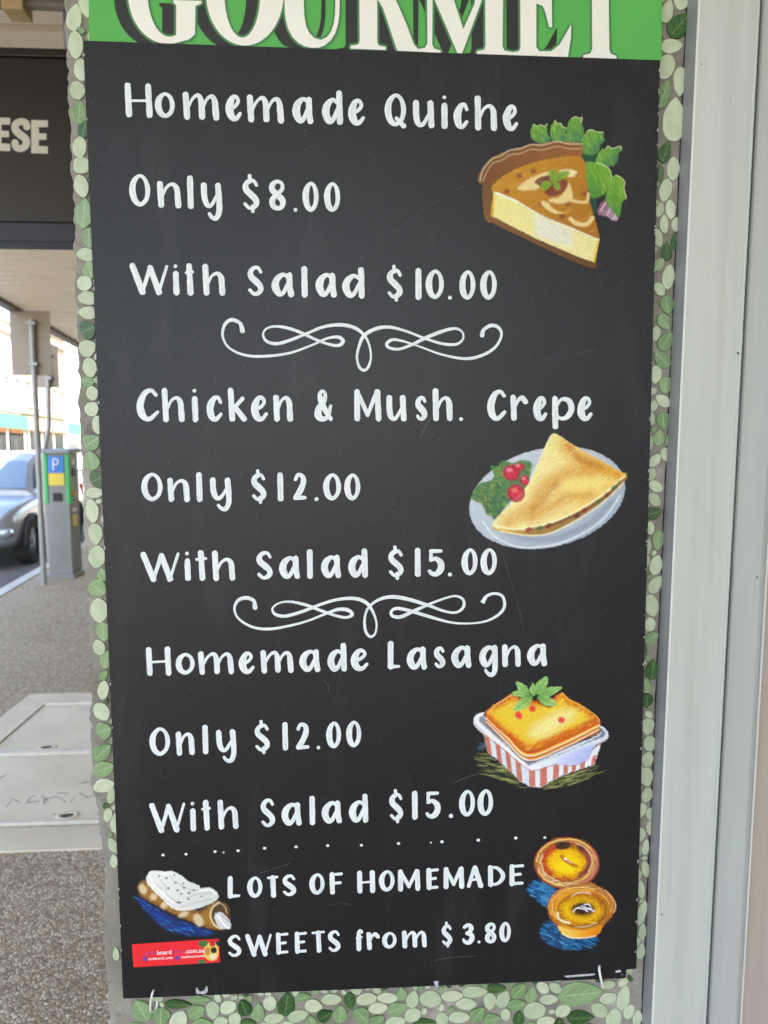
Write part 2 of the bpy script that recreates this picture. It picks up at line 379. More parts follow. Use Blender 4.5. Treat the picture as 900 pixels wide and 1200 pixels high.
# hanging sign under the awning
M['signblack'] = mottled('sign_black', (.013, .010, .009), (.019, .0145, .0125), 3, .45, .05)
M['navy'] = mottled('navy_trim', (.010, .012, .024), (.016, .018, .034), 5, .45, .05)
M['offwhite'] = mat('sign_lettering', (.62, .62, .54), .5)
hs = tag(empty('hanging_sign', (-1.8, 1.92, 2.27)), 'black sign box with chunky cream capitals hanging under the awning', 'sign')
MB().bbox(-2.75, -.80, 1.88, 1.97, 2.343, 2.895, .004).out('panel', M['signblack'], hs, (-1.8, 1.92, 2.34))
MB().bbox(-2.77, -.78, 1.872, 1.978, 2.272, 2.341, .006).out('bottom_trim', M['navy'], hs, (-1.8, 1.92, 2.27))
MB().bbox(-2.77, -.78, 1.874, 1.976, 2.897, 2.925, .004).out('top_trim', M['signblack'], hs, (-1.8, 1.92, 2.9))
for hx in (-2.4, -1.0): MB().tube([(hx, 1.925, 2.9), (hx, 1.925, 3.115)], .012).out('hanger_rod', M['iron'], hs, (hx, 1.925, 2.9))
t = Strokes(onwall(1.8785))
def blockE(x0, x1, y0, y1, bar):
    s = (x1-x0)*.46; m_ = (y0+y1)/2
    t.poly([(x0, y0), (x1, y0+.6), (x1, y0+bar), (x0+s, y0+bar), (x0+s, m_-bar*.45), (x1-1.5, m_-bar*.42), (x1-1.5, m_+bar*.45), (x0+s, m_+bar*.45), (x0+s, y1-bar), (x1, y1-bar+.6), (x1, y1+.6), (x0, y1)])
blockE(-7, 12, 137.5, 176.5, 8.5); blockE(36.5, 56, 140.5, 179.5, 8.5)
t.stroke([(31.5, 149, 1), (30, 144, 1), (24.5, 142.5, 1), (18.5, 145.5, 1.05), (18, 152, 1.05), (23.5, 157.5, 1.1), (30, 163, 1.1), (30.3, 170, 1.05), (25, 174, 1), (19, 172.5, 1), (17.5, 167, 1)], 8.2, wob=0)
t.out('lettering', M['offwhite'], hs, (-1.2, 1.878, 2.6), tri=True)
# timber block and pipe fixed under the soffit above the sign
M['timber'] = mottled('raw_timber', (.50, .36, .17), (.62, .47, .26), 9, .7, .2)
p = at(20, 12, 1.80)
tb = MB().bbox(p[0]-.035, p[0]+.035, 1.76, 1.84, p[2]-.018, 3.115, .003).out('timber_block', M['timber'], None, (p[0], 1.8, 3.11))
tag(tb, 'short yellowish timber block fixed to the awning ceiling above the black sign', 'timber block')
pp = MB().tube([(p[0]+.036, 1.80, p[2]+.02), (-.5, 1.80, p[2]+.015)], .016).tube([(-.5, 1.80, p[2]+.015), (-.5, 1.80, 3.115)], .016)
tag(pp.out('conduit', mottled('grey_conduit', (.17, .15, .13), (.24, .21, .18), 6, .6, .1), None, (-.7, 1.8, p[2])), 'dark grey conduit pipe running from the timber block under the awning', 'pipe')

# ------------------------------------------------------------------ unseen shop mass on the right, added to block the sun
M['render'] = mottled('shop_render', (.50, .48, .43), (.58, .56, .50), 1.5, .8, .2)
sb = tag(empty('unseen_shop_mass', (5, 5, 0)), 'unseen rendered shop mass behind the awning and the doorway', 'building')
MB().box(2.9, 9, -14, 22, -.15, 7.0).out('wall', M['render'], sb, (5, 5, 0))
MB().bbox(2.82, 9.08, -14.1, 22.1, 6.9, 7.25, .03).out('parapet', M['concrete'], sb, (5, 5, 6.9))

# ------------------------------------------------------------------ buildings across the street
M['white_wall'] = mottled('white_wall', (.30, .29, .26), (.38, .37, .335), .6, .8, .15, fine=30)
M['cream_wall'] = mottled('cream_wall', (.22, .17, .11), (.28, .225, .15), .6, .8, .15, fine=30)
M['pink_wall'] = mottled('orange_brick', (.42, .20, .10), (.52, .27, .14), 2, .85, .2, fine=30)
M['glass'] = mat('window_glass', (.04, .05, .06), .08, spec=.8)
M['frame_white'] = mat('window_frame', (.42, .41, .38), .5)
M['green_awn'] = mottled('green_canvas', (.035, .145, .085), (.05, .18, .11), 3, .7, .1)
M['tan_awn'] = mottled('rust_canvas', (.30, .18, .09), (.36, .23, .13), 3, .7, .1)
def far_building(y0, y1, H, wall, awnm, label, nwin, shop):
    fx = lambda yy: kx(yy)-15.6
    ang = math.atan(-STREET); root = tag(empty('shop_house', (fx(y0), y0, 0)), label, 'building', 'shops across the street')
    Ln = (y1-y0)/math.cos(ang)-.05
    # local frame: u along the street, d out towards the street (+X), z up
    ud = Vector((STREET, 1, 0)).normalized(); dd = Vector((1, -STREET, 0)).normalized(); o0 = Vector((fx(y0), y0, 0))
    MX = Matrix(((ud.x, dd.x, 0, o0.x), (ud.y, dd.y, 0, o0.y), (0, 0, 1, 0), (0, 0, 0, 1)))
    def B(u0, u1, d0, d1, z0, z1, b=.02): return MB().bbox(u0, u1, d0, d1, z0, z1, b, MX)
    c = tuple(o0)
    # wall in strips round the window openings
    W = 1.7; sp = Ln/nwin; wz0, wz1 = 5.3, 7.3
    q = MB(); q.box(0, Ln, -8, 0, 4.6, wz0, MX); q.box(0, Ln, -8, 0, wz1, H, MX); q.box(0, Ln, -8, -.25, wz0, wz1, MX)
    for i in range(nwin+1):
        a = 0 if i == 0 else (i-.5)*sp+W/2; b_ = Ln if i == nwin else (i+.5)*sp-W/2
        q.box(a, b_, -.25, 0, wz0, wz1, MX)
    q.box(0, Ln, -8, -.3, -.1, 4.6, MX)
    q.out('wall', wall, root, c, fix=False)
    for i in range(nwin):
        u = (i+.5)*sp
        wd = B(u-W/2+.06, u+W/2-.06, -.22, -.17, wz0+.06, wz1-.06, .005).out('window', M['glass'], root, c)
        fr = MB()
        for (a, b_, z0, z1) in ((u-W/2, u-W/2+.07, wz0, wz1), (u+W/2-.07, u+W/2, wz0, wz1), (u-W/2+.07, u+W/2-.07, wz0, wz0+.07), (u-W/2+.07, u+W/2-.07, wz1-.07, wz1), (u-W/2+.07, u+W/2-.07, (wz0+wz1)/2-.03, (wz0+wz1)/2+.03)):
            fr.bbox(a, b_, -.2, -.1, z0, z1, .006, MX)
        fr.out('frame', M['frame_white'], wd, c)
        B(u-W/2-.1, u+W/2+.1, -.05, .12, wz0-.12, wz0-.002, .01).out('sill', M['concrete'], wd, c)
    B(-.02, Ln+.02, -.1, .3, H-.9, H-.6, .04).out('cornice', M['frame_white'], root, c)
    B(-.02, Ln+.02, -.3, .2, H, H+.2, .04).out('coping', M['frame_white'], root, c)
    # verandah: sloping canopy with a deep fascia, on posts
    cz = MB(); cz.add([MX @ Vector(p) for p in ((0.05, .0, 4.3), (Ln-.05, .0, 4.3), (Ln-.05, 3.2, 3.7), (.05, 3.2, 3.7), (0.05, .0, 4.22), (Ln-.05, .0, 4.22), (Ln-.05, 3.2, 3.62), (.05, 3.2, 3.62))],
        [(0, 3, 2, 1), (4, 5, 6, 7), (0, 1, 5, 4), (1, 2, 6, 5), (2, 3, 7, 6), (3, 0, 4, 7)])
    cz.out('canopy', awnm, root, c)
    B(.05, Ln-.05, 3.21, 3.29, 2.95, 3.85, .01).out('canopy_fascia', awnm, root, c)
    for u in np.linspace(.4, Ln-.4, 4): MB().tube([MX @ Vector((u, 3.1, -.02)), MX @ Vector((u, 3.1, 3.65))], .05).out('post', M['frame_white'], root, c)
    for i in range(3):
        a = Ln*i/3+.25; b_ = Ln*(i+1)/3-.25
        B(a, b_, -.29, -.2, .5, 2.9, .01).out('shop_window', M['glass'], root, c)
        B(a-.1, b_+.1, -.29, -.12, 0, .48, .01).out('stall_riser', shop, root, c)
        B(a-.1, b_+.1, -.29, -.1, 2.92, 3.5, .01).out('shop_fascia', shop, root, c)
    return root
far_building(27, 38, 9.2, M['cream_wall'], M['tan_awn'], 'cream two-storey shop with rust coloured canopy across the street', 4, M['pink_wall'])
far_building(38, 49.5, 10.6, M['white_wall'], M['green_awn'], 'white two-storey shop with green canopy across the street', 4, M['pink_wall'])
far_building(49.5, 60, 11.4, M['white_wall'], M['tan_awn'], 'tall white shop with rust coloured canopy beyond the green one', 4, M['pink_wall'])
far_building(60, 74, 12.4, M['cream_wall'], M['green_awn'], 'tallest cream shop with green canopy furthest along the street', 5, M['cream_wall'])
# ------------------------------------------------------------------ cars
def car_paint(name, c):
    m = mat(name, c, .3, .55, .6); bsdf(m).inputs['Coat Weight'].default_value = .8; bsdf(m).inputs['Coat Roughness'].default_value = .06
    co = coords(m); f = noise(m, co, 3, 4); lk(m, ramp(m, f, [(.3, c), (.7, tuple(v*1.12 for v in c))]), bsdf(m).inputs['Base Color']); return m
M['car_grey'] = car_paint('grey_car_paint', (.30, .32, .355)); M['car_white'] = car_paint('white_car_paint', (.72, .72, .70)); M['car_blue'] = car_paint('blue_car_paint', (.10, .17, .30))
M['tyre'] = mottled('tyre_rubber', (.018, .018, .018), (.03, .03, .03), 20, .85, .2); M['rim'] = mat('alloy_rim', (.45, .45, .46), .3, .9)
M['car_glass'] = mat('car_glass', (.10, .15, .21), .05, spec=1.); M['trim'] = mat('black_trim', (.02, .02, .02), .55)  # car glass: sky reflection put into the bluish base colour
M['lamp'] = mat('headlight_lens', (.72, .72, .70), .12, spec=.9); M['amber'] = mat('indicator', (.7, .25, .03), .2); M['tail'] = mat('tail_light', (.4, .02, .02), .2)
M['plate'] = mat('number_plate', (.72, .70, .62), .5)
def make_car(paint, label, group):
    """local: +y forward, wheels on z=0"""
    root = tag(empty('parked_car', (0, 0, 0)), label, 'car', group)
    # lower body: cross-sections along y   (y, half width, sill z, shoulder z, deck z)
    S = [(-2.27, .70, .42, .78, .84), (-2.20, .82, .30, .90, 1.00), (-1.9, .88, .25, .97, 1.06), (-1.3, .905, .23, .98, 1.08), (-.4, .91, .22, .97, 1.07), (.5, .91, .22, .95, 1.05),
         (.85, .905, .22, .94, 1.04), (1.3, .895, .23, .91, 1.00), (1.75, .875, .25, .86, .94), (2.05, .83, .27, .79, .87), (2.22, .76, .30, .70, .78), (2.30, .66, .36, .60, .66)]
    v = []; f = []; n = 14
    for (yy, hw, zs, zh, zd) in S:
        half = [(hw*.80, zs), (hw*.94, zs+.05), (hw*.985, zs+.25*(zh-zs)), (hw, zs+.6*(zh-zs)), (hw*.985, zh), (hw*.90, zh+.75*(zd-zh)), (hw*.55, zd)]
        ring = half+[(-a, b) for a, b in half[::-1]]
        v += [(a, yy, b) for a, b in ring]
    for i in range(len(S)-1):
        for k in range(n): f.append((i*n+k, i*n+(k+1) % n, (i+1)*n+(k+1) % n, (i+1)*n+k))
    f += [tuple(range(n-1, -1, -1)), tuple(range((len(S)-1)*n, len(S)*n))]
    body = MB().add(v, f).out('body', paint, root, smooth=True)
    sm = body.modifiers.new('round', 'SUBSURF'); sm.levels = sm.render_levels = 2
    # cabin shell with roof; glass panels stand just proud of it
    G = [(-2.02, .74, .60, 1.00, 1.16), (-1.80, .80, .64, 1.02, 1.52), (-1.3, .83, .66, 1.02, 1.62), (-.4, .84, .67, 1.0, 1.66), (.10, .84, .66, 1.0, 1.63), (.42, .83, .63, 1.0, 1.50), (1.02, .80, .70, .98, 1.06)]
    v = []; f = []; n = 10
    for (yy, hb, ht, zb, zt) in G:
        half = [(hb, zb), (hb*.99, zb+.1*(zt-zb)), (ht*1.02, zb+.88*(zt-zb)), (ht*.94, zt-.012), (ht*.5, zt)]
        v += [(a, yy, b) for a, b in half+[(-a, b) for a, b in half[::-1]]]
    for i in range(len(G)-1):
        for k in range(n): f.append((i*n+k, i*n+(k+1) % n, (i+1)*n+(k+1) % n, (i+1)*n+k))
    f += [tuple(range(n-1, -1, -1)), tuple(range((len(G)-1)*n, len(G)*n))]
    MB().add(v, f).out('cabin', paint, root, smooth=False)
    def panel(name, pts, m, th=.012):
        P = [Vector(p) for p in pts]; nn = (P[1]-P[0]).cross(P[2]-P[0]).normalized()*th; k = len(P)
        return MB().add(P+[p+nn for p in P], [tuple(range(k-1, -1, -1)), tuple(range(k, 2*k))]+[(i, (i+1) % k, k+(i+1) % k, k+i) for i in range(k)]).out(name, m, root)
    panel('windscreen', [(.70, 1.03, 1.075), (.60, .455, 1.50), (-.60, .455, 1.50), (-.70, 1.03, 1.075)], M['car_glass'], .02) if False else None
    panel('windscreen', [(-.70, 1.0, 1.095), (.70, 1.0, 1.095), (.585, .46, 1.505), (-.585, .46, 1.505)], M['car_glass'], .02)
    panel('rear_window', [(.66, -2.0, 1.20), (-.66, -2.0, 1.20), (-.58, -1.83, 1.48), (.58, -1.83, 1.48)], M['car_glass'], .02)
    for s in (1, -1):
        for (a, b, nm) in ((-.38, .30, 'front_side_window'), (-1.25, -.46, 'rear_side_window'), (-1.78, -1.33, 'quarter_window')):
            top0 = 1.49 if a > -1.5 else 1.42; bb = b+.45 if nm[0] == 'f' else b
            q = [(s*.826, a, 1.10), (s*.826, bb, 1.10), (s*.69, b, 1.50 if nm[0] != 'f' else 1.47), (s*.69, a, top0)]
            panel(nm, q if s > 0 else q[::-1], M['car_glass'], .022)
        q = MB().bbox(s*.93-.05, s*.93+.06, .62, .74, 1.02, 1.16, .03).out('mirror', paint, root)
        lv = [(s*.40, 2.20, .58), (s*.68, 2.16, .59), (s*.84, 1.98, .64), (s*.86, 1.84, .80), (s*.70, 2.02, .83), (s*.42, 2.10, .80)]
        hv = []; hf = []
        for j in range(9):
            for k in range(16):
                ph, th = math.pi*j/8, 2*math.pi*k/16
                q_ = (.25*math.sin(ph)*math.cos(th), .13*math.sin(ph)*math.sin(th), .095*math.cos(ph)); hv.append((s*(.62+q_[0]-.25*q_[1]), 2.06+q_[1]-.45*q_[0], .70+q_[2]-.1*q_[1]))
        for j in range(8):
            for k in range(16): hf.append((j*16+k, j*16+(k+1) % 16, (j+1)*16+(k+1) % 16, (j+1)*16+k))
        hl = MB().add(hv, hf).out('headlight', M['lamp'], root, smooth=True)
        MB().bbox(s*.80-.03, s*.80+.03, -2.24, -2.14, .78, 1.02, .02).out('tail_light', M['tail'], root)
        MB().bbox(s*.905-.012, s*.905+.02, -1.0, .9, .52, .57, .006).out('rubbing_strip', M['trim'], root)
        MB().bbox(s*.915-.01, s*.915+.022, -.28, -.12, .88, .915, .008).out('door_handle', paint, root)
        for wy in (1.42, -1.38):
            wc = (s*.80, wy, .335); N = 28
            prof = [(.0, .21), (-.0, .325), (.03, .335), (.17, .335), (.20, .325), (.20, .215)]
            v = []; f = []
            for k in range(N):
                t = 2*math.pi*k/N
                for (dx, r) in prof: v.append((wc[0]+s*(dx-.09), wc[1]+r*math.cos(t), wc[2]+r*math.sin(t)))
            m_ = len(prof)
            for k in range(N):
                for j in range(m_): f.append((k*m_+j, k*m_+(j+1) % m_, ((k+1) % N)*m_+(j+1) % m_, ((k+1) % N)*m_+j))
            wh = MB().add(v, f).out('wheel', M['tyre'], root, smooth=False)
            rm = MB()
            for k in range(5):
                t = 2*math.pi*k/5; MXr = Matrix.Translation(wc) @ Matrix.Rotation(t, 4, 'X')
                rm.bbox(s*.07-.012, s*.07+.018, -.035, .035, .02, .215, .006, MXr)
            rm.tube([(wc[0]+s*.06, wc[1]+.213*math.cos(2*math.pi*k/20), wc[2]+.213*math.sin(2*math.pi*k/20)) for k in range(20)], .016, 6, True)
            rm.tube([(wc[0]+s*.04, wc[1], wc[2]), (wc[0]+s*.1, wc[1], wc[2])], .05, 12)
            rm.out('rim', M['rim'], wh)
            ar = MB().tube([(s*.895, wy+.385*math.cos(t), .335+.385*math.sin(t)) for t in np.linspace(-.25, math.pi+.25, 16)], .035, 8).out('wheel_arch', M['trim'], root, smooth=True)
            MB().tube([(s*.72, wy, .335), (s*.908, wy, .335)], .352, 24).out('wheel_well', M['trim'], root) if False else None
    MB().bbox(-.40, .40, 2.20, 2.285, .63, .74, .02).out('grille', M['trim'], root)
    MB().bbox(-.62, .62, 2.20, 2.33, .33, .45, .03).out('air_intake', M['trim'], root)
    MB().bbox(-.19, .19, 2.30, 2.345, .47, .58, .006).out('number_plate', M['plate'], root)
    MB().bbox(-.84, .84, 2.06, 2.28, .46, .60, .06).out('front_bumper', paint, root)
    MB().bbox(-.84, .84, -2.32, -2.1, .38, .62, .06).out('rear_bumper', paint, root)
    return root
car = make_car(M['car_grey'], 'silver grey wagon parked at the kerb behind the parking meter', 'parked cars')
car.location = (kx(11.2)-1.32, 11.25, -.13); car.rotation_euler.z = math.pi+R(7.4)
for (yy, off, rz, pm, lb) in ((29.5, -9.9, 7.4, 'car_white', 'white car parked under the rust canopy of the nearest far shop'), (36.5, -9.9, 7.4, 'car_grey', 'grey car parked across the street before the green canopy'),
                              (43.5, -9.9, 7.4, 'car_white', 'white car parked across the street beside the green canopy'), (24.0, -1.32, 187.4, 'car_blue', 'blue car parked at the near kerb beyond the silver grey wagon')):
    c = copy_tree(car); c.location = (kx(yy)+off, yy, -.13); c.rotation_euler.z = R(rz); c['label'] = lb
    for ch in [c]+list(c.children_recursive):
        if ch.type == 'MESH' and ch.data.materials and ch.data.materials[0] == M['car_grey'] and pm != 'car_grey':
            ch.data = ch.data.copy(); ch.data.materials[0] = M[pm]

# ------------------------------------------------------------------ parking meter and signs at the kerb
M['meter_grey'] = mottled('meter_grey', (.22, .22, .20), (.28, .28, .26), 4, .5, .05, metal=.3); M['meter_green'] = mat('meter_green', (.05, .52, .12), .45)
M['p_blue'] = mat('p_sign_blue', (.04, .22, .65), .4); M['p_yellow'] = mat('p_sign_yellow', (.85, .62, .06), .4); M['p_white'] = mat('p_sign_white', (.8, .8, .8), .4)
M['orange'] = mat('orange_sticker', (.85, .38, .04), .5)
pm = tag(empty('parking_meter', (-3.43, 8.05, 0)), 'grey ticket parking meter with green edges and a blue P sign by the kerb', 'parking meter')
mx0, mx1, my0, my1 = -3.59, -3.31, 7.88, 8.19
MB().bbox(mx0, mx1, my0, my1, .04, 1.50, .012).out('cabinet', M['meter_grey'], pm, (-3.45, 8, 0))
MB().bbox(mx0-.03, mx1+.03, my0-.03, my1+.03, -.01, .045, .008).out('base_plate', M['meter_grey'], pm, (-3.45, 8, 0))
MB().prism([(my0-.05, 1.502), (my1+.02, 1.502), (my1+.02, 1.56), (my0-.05, 1.535)], 'x', mx0-.03, mx1+.03).out('cap', M['meter_grey'], pm, (-3.45, 8, 1.5))
for a in (mx0-.006, mx1-.034): MB().bbox(a, a+.04, my0-.014, my0+.10, .90, 1.498, .006).out('green_edge', M['meter_green'], pm, (a, my0, 1.2))
ps = MB().bbox(mx0+.05, mx1-.05, my0-.012, my0-.001, 1.27, 1.47, .003).out('p_sign', M['p_blue'], pm, (-3.45, my0, 1.37))
t = MB().tube([(-3.475, my0-.015, 1.30), (-3.475, my0-.015, 1.44)], .011, 6).tube([(-3.475, my0-.015, 1.435), (-3.44, my0-.015, 1.435), (-3.42, my0-.015, 1.42), (-3.415, my0-.015, 1.40), (-3.42, my0-.015, 1.38), (-3.44, my0-.015, 1.368), (-3.475, my0-.015, 1.368)], .011, 6)
t.out('letter', M['p_white'], ps, (-3.45, my0, 1.37))
MB().bbox(mx0+.05, mx1-.05, my0-.012, my0-.001, 1.12, 1.265, .003).out('instruction_panel', M['p_yellow'], pm, (-3.45, my0, 1.2))
for (z0, z1, m_) in ((1.36, 1.44, 'p_white'), (1.22, 1.32, 'trim'), (.98, 1.05, 'orange'), (.62, .76, 'p_yellow'), (.80, .84, 'p_white')):
    MB().bbox(mx1+.001, mx1+.006, my0+.06, my0+.19, z0, z1, .001).out('sticker', M[m_], pm, (mx1, my0, z0))
MB().bbox(mx0+.09, mx1-.09, my0-.02, my0-.001, .93, 1.03, .004).out('ticket_slot', M['trim'], pm, (-3.45, my0, .98))
M['galv'] = mottled('galvanised_post', (.30, .29, .27), (.40, .39, .36), 8, .5, .1, metal=.5); M['sign_back'] = mottled('sign_back', (.30, .245, .18), (.36, .30, .225), 3, .6, .1, metal=.1)
def street_sign(lx, ly, top, px, plate, label, bend=None):
    r = tag(empty('street_sign', (lx, ly, 0)), label, 'sign')
    pts = [(lx, ly, -.02), (lx, ly, top)] if bend is None else bend
    MB().tube(pts, .03, 12).out('post', M['galv'], r, (lx, ly, 0), smooth=False)
    (x0, x1, z0, z1, yy) = plate
    pl = MB().bbox(x0, x1, yy, yy+.004, z0, z1, .0015).out('plate', M['sign_back'], r, ((x0+x1)/2, yy, z0))
    for z in (z0+.12, z1-.14): MB().bbox(px-.05, px+.05, ly-.036, yy-.0005, z-.018, z+.018, .004).out('bracket', M['galv'], r, (px, ly, z))
    return r
a = at(12, 362, 7.50); b = at(62, 440, 7.50); c = at(38, 400, 7.47)
street_sign(-3.485, 7.47, a[2]-.12, -3.485, (-3.74, -3.30, b[2], a[2]-.02, 7.504), 'grey rectangular street sign seen from behind on a straight steel post')
p = [at(57, yy, 9.0) for yy in (445, 500, 514, 527, 560)]
bend = [(p[0][0], 9.0, p[0][2]+.2), tuple(p[1]), tuple(at(55.5, 510, 9.0)), tuple(at(52, 527, 9.0)), tuple(at(51, 545, 9.0)), (at(51, 545, 9.0)[0]+.02, 9.0, -.02)]
street_sign(p[0][0], 9.0, 2.9, p[0][0], (p[0][0]-.22, p[0][0]+.12, p[0][2]-.1, p[0][2]+.45, 9.04), 'smaller street sign seen from behind on a bent steel post', bend)
# ------------------------------------------------------------------ mosaic pillar
FACE = .0125                                      # y of the pillar's cement face; the board's back sits on the tiles
EDGE = [(-260, 66), (-60, 75), (0, 78), (60, 80), (100, 82), (150, 86), (200, 86), (260, 90), (330, 91), (400, 93), (440, 95), (480, 96), (560, 99), (640, 102), (700, 105), (760, 110), (790, 113), (805, 110),
        (850, 108), (880, 109), (920, 110), (950, 118), (975, 120), (990, 122), (1020, 126), (1080, 124), (1150, 128), (1200, 130), (1300, 134), (1500, 140), (1900, 150), (2700, 160)]
ey = np.array([e[0] for e in EDGE], float); ex = np.array([e[1] for e in EDGE], float)
def edge_x(z):                                   # world x of the ragged left edge at height z
    zz = np.array([at(x-2.5, y, FACE+.004)[2] for y, x in EDGE]); xx = np.array([at(x-2.5, y, FACE+.004)[0] for y, x in EDGE])
    o = np.argsort(zz); return np.interp(z, zz[o], xx[o])
def vnoise(x, y, seed=0):
    s = 0
    for k, a in ((1, .5), (2.3, .3), (5.1, .2)): s += a*math.sin(x*k*1.7+seed+1.3*math.sin(y*k*1.1+seed))*math.cos(y*k*1.9-seed*.7+math.sin(x*k))
    return s
def cement():
    m = mat('tile_grout', (.3, .29, .27), .9, spec=.25); co = coords(m)
    f = noise(m, co, 9, 7, .65); c = ramp(m, f, [(.3, (.21, .195, .16)), (.55, (.30, .28, .235)), (.75, (.56, .54, .48))])
    c = mix(m, ramp(m, noise(m, co, 60, 5, .7), [(.55, (0, 0, 0)), (.7, (.5, .5, .5))]), c, (.09, .085, .075)); lk(m, c, bsdf(m).inputs['Base Color'])
    bump(m, noise(m, co, 170, 6, .7), .7, .003); return m
M['cement'] = cement()
PR = .345                                        # right edge of the pillar, behind the door frame
pil = tag(empty('mosaic_pillar', (0, .2, 0)), 'cement pillar covered in green leaf-shaped mosaic tiles behind the menu board', 'pillar')
zs = np.concatenate([np.arange(0, .55, .05), np.arange(.55, 2.3, .004), np.arange(2.3, 3.12, .05), [3.12]])
v = []; f = []
prof_n = 0
for i, z in enumerate(zs):
    xe = edge_x(z)+.0026*vnoise(z*60, 3, 1)+.0018*vnoise(z*210, 1, 4)
    row = [(PR, FACE+.0), (.1, FACE), (-.1, FACE), (xe+.03, FACE), (xe+.008, FACE+.0003+.0006*vnoise(z*80, 2, 3)), (xe+.002, FACE+.0012+.0008*vnoise(z*60, 5, 2)), (xe, FACE+.004+.001*vnoise(z*70, 7, 6)),
           (xe+.002, FACE+.03), (xe+.003+.002*vnoise(z*30, 1, 8), FACE+.10), (xe+.004, FACE+.36), (PR, FACE+.36)]
    prof_n = len(row); v += [(a, b, z) for a, b in row]
n = prof_n
for i in range(len(zs)-1):
    for k in range(n): f.append((i*n+k, (i+1)*n+k, (i+1)*n+(k+1) % n, i*n+(k+1) % n))
MB().add(v, f).out('cement_core', M['cement'], pil, (0, .2, 0), smooth=False)

def tile_mat(name, c1, c2, vein=None):
    m = mat(name, c1, .28, spec=.5); oi = nd(m, 'ShaderNodeObjectInfo'); co = coords(m)
    f = noise(m, co, 2.2, 5, .6)
    rc = nd(m, 'ShaderNodeMapRange'); rc.inputs[3].default_value = -.22; rc.inputs[4].default_value = .22; lk(m, oi.outputs['Random'], rc.inputs[0])
    ad = nd(m, 'ShaderNodeMath', operation='ADD'); lk(m, f, ad.inputs[0]); lk(m, rc.outputs[0], ad.inputs[1])
    c = ramp(m, ad.outputs[0], [(.25, c1), (.75, c2)])
    if vein:
        sx_ = nd(m, 'ShaderNodeSeparateXYZ'); lk(m, co, sx_.inputs[0])
        def math_(op, a, b=None):
            q = nd(m, 'ShaderNodeMath', operation=op)
            for i, u in enumerate((a, b)):
                if u is None: continue
                if isinstance(u, (int, float)): q.inputs[i].default_value = u
                else: lk(m, u, q.inputs[i])
            return q.outputs[0]
        ax_ = math_('ABSOLUTE', sx_.outputs[0])
        mid = math_('LESS_THAN', ax_, .022)
        # side veins leave the midrib and slope towards the tip
        ph = math_('FRACT', math_('MULTIPLY', math_('SUBTRACT', sx_.outputs[2], math_('MULTIPLY', ax_, .9)), 4.2))
        sv = math_('MULTIPLY', math_('LESS_THAN', ph, .075), math_('LESS_THAN', ax_, .26))
        lim = math_('LESS_THAN', math_('ABSOLUTE', sx_.outputs[2]), .42)
        vv = math_('MULTIPLY', math_('MAXIMUM', mid, sv), lim)
        c = mix(m, math_('MULTIPLY', vv, .75), c, vein)
    c = mix(m, ramp(m, noise(m, coords(m, 'Generated'), 14, 5, .7), [(.6, (0, 0, 0)), (.75, (.35, .35, .35))]), c, (.42, .42, .36))
    lk(m, c, bsdf(m).inputs['Base Color']); bump(m, noise(m, co, 9, 4), .12, .01); return m
TM = {'p': tile_mat('pale_tile', (.42, .50, .325), (.57, .635, .455)), 'm': tile_mat('mid_green_tile', (.16, .28, .115), (.27, .39, .19), (.45, .53, .34)),
      'd': tile_mat('dark_green_tile', (.018, .070, .016), (.045, .12, .030), (.22, .32, .14))}
def leaf_mesh(kind, var):
    r_ = random.Random(hash((kind, var)) % 1000 if False else ord(kind)*7+var); n = 18; ring = []
    pt = {'p': .66, 'm': .85, 'd': .9}[kind]+r_.uniform(-.12, .10); pb = .52+r_.uniform(-.04, .1); sk = r_.uniform(-.10, .10)
    top_ = max((u/50)**pb*(1-u/50)**pt for u in range(51))
    for k in range(n):
        t = 2*math.pi*k/n; c, s = math.cos(t), math.sin(t)        # z along the leaf: tip at +.5
        z = -.5*c; wdt = .5*max(z+.5, 0)**pb*max(.5-z, 0)**pt/top_
        ring.append((math.copysign(wdt, s)*(1+r_.uniform(-.05, .05))+sk*(.25-z*z), z*(1+r_.uniform(-.02, .02))))
    V = []; F = []
    for sc, h in ((1.0, .4), (1.0, -.8), (.96, -1.0), (.6, -1.03)):
        V += [(x*sc, h, z*sc) for x, z in ring]
    for j in range(3):
        for k in range(n): F.append((j*n+k, j*n+(k+1) % n, (j+1)*n+(k+1) % n, (j+1)*n+k))
    F.append(tuple(range(3*n, 4*n)))
    me = bpy.data.meshes.new('tile'); me.from_pydata(V, [], F); me.materials.append(TM[kind])
    bm = bmesh.new(); bm.from_mesh(me); bmesh.ops.recalc_face_normals(bm, faces=bm.faces[:]); bm.to_mesh(me); bm.free()
    return me
TILES = {(k, i): leaf_mesh(k, i) for k in 'pmd' for i in range(4)}
placed = []; laid = []
def tile(px, py, wpx, hpx, kind, ang=None, grow=1.16):
    p = at(px, py, FACE); q = at(px+1, py, FACE); s = abs(q[0]-p[0])
    return tile_w(p[0], p[2], wpx*s*grow, hpx*s*grow, kind, ang)
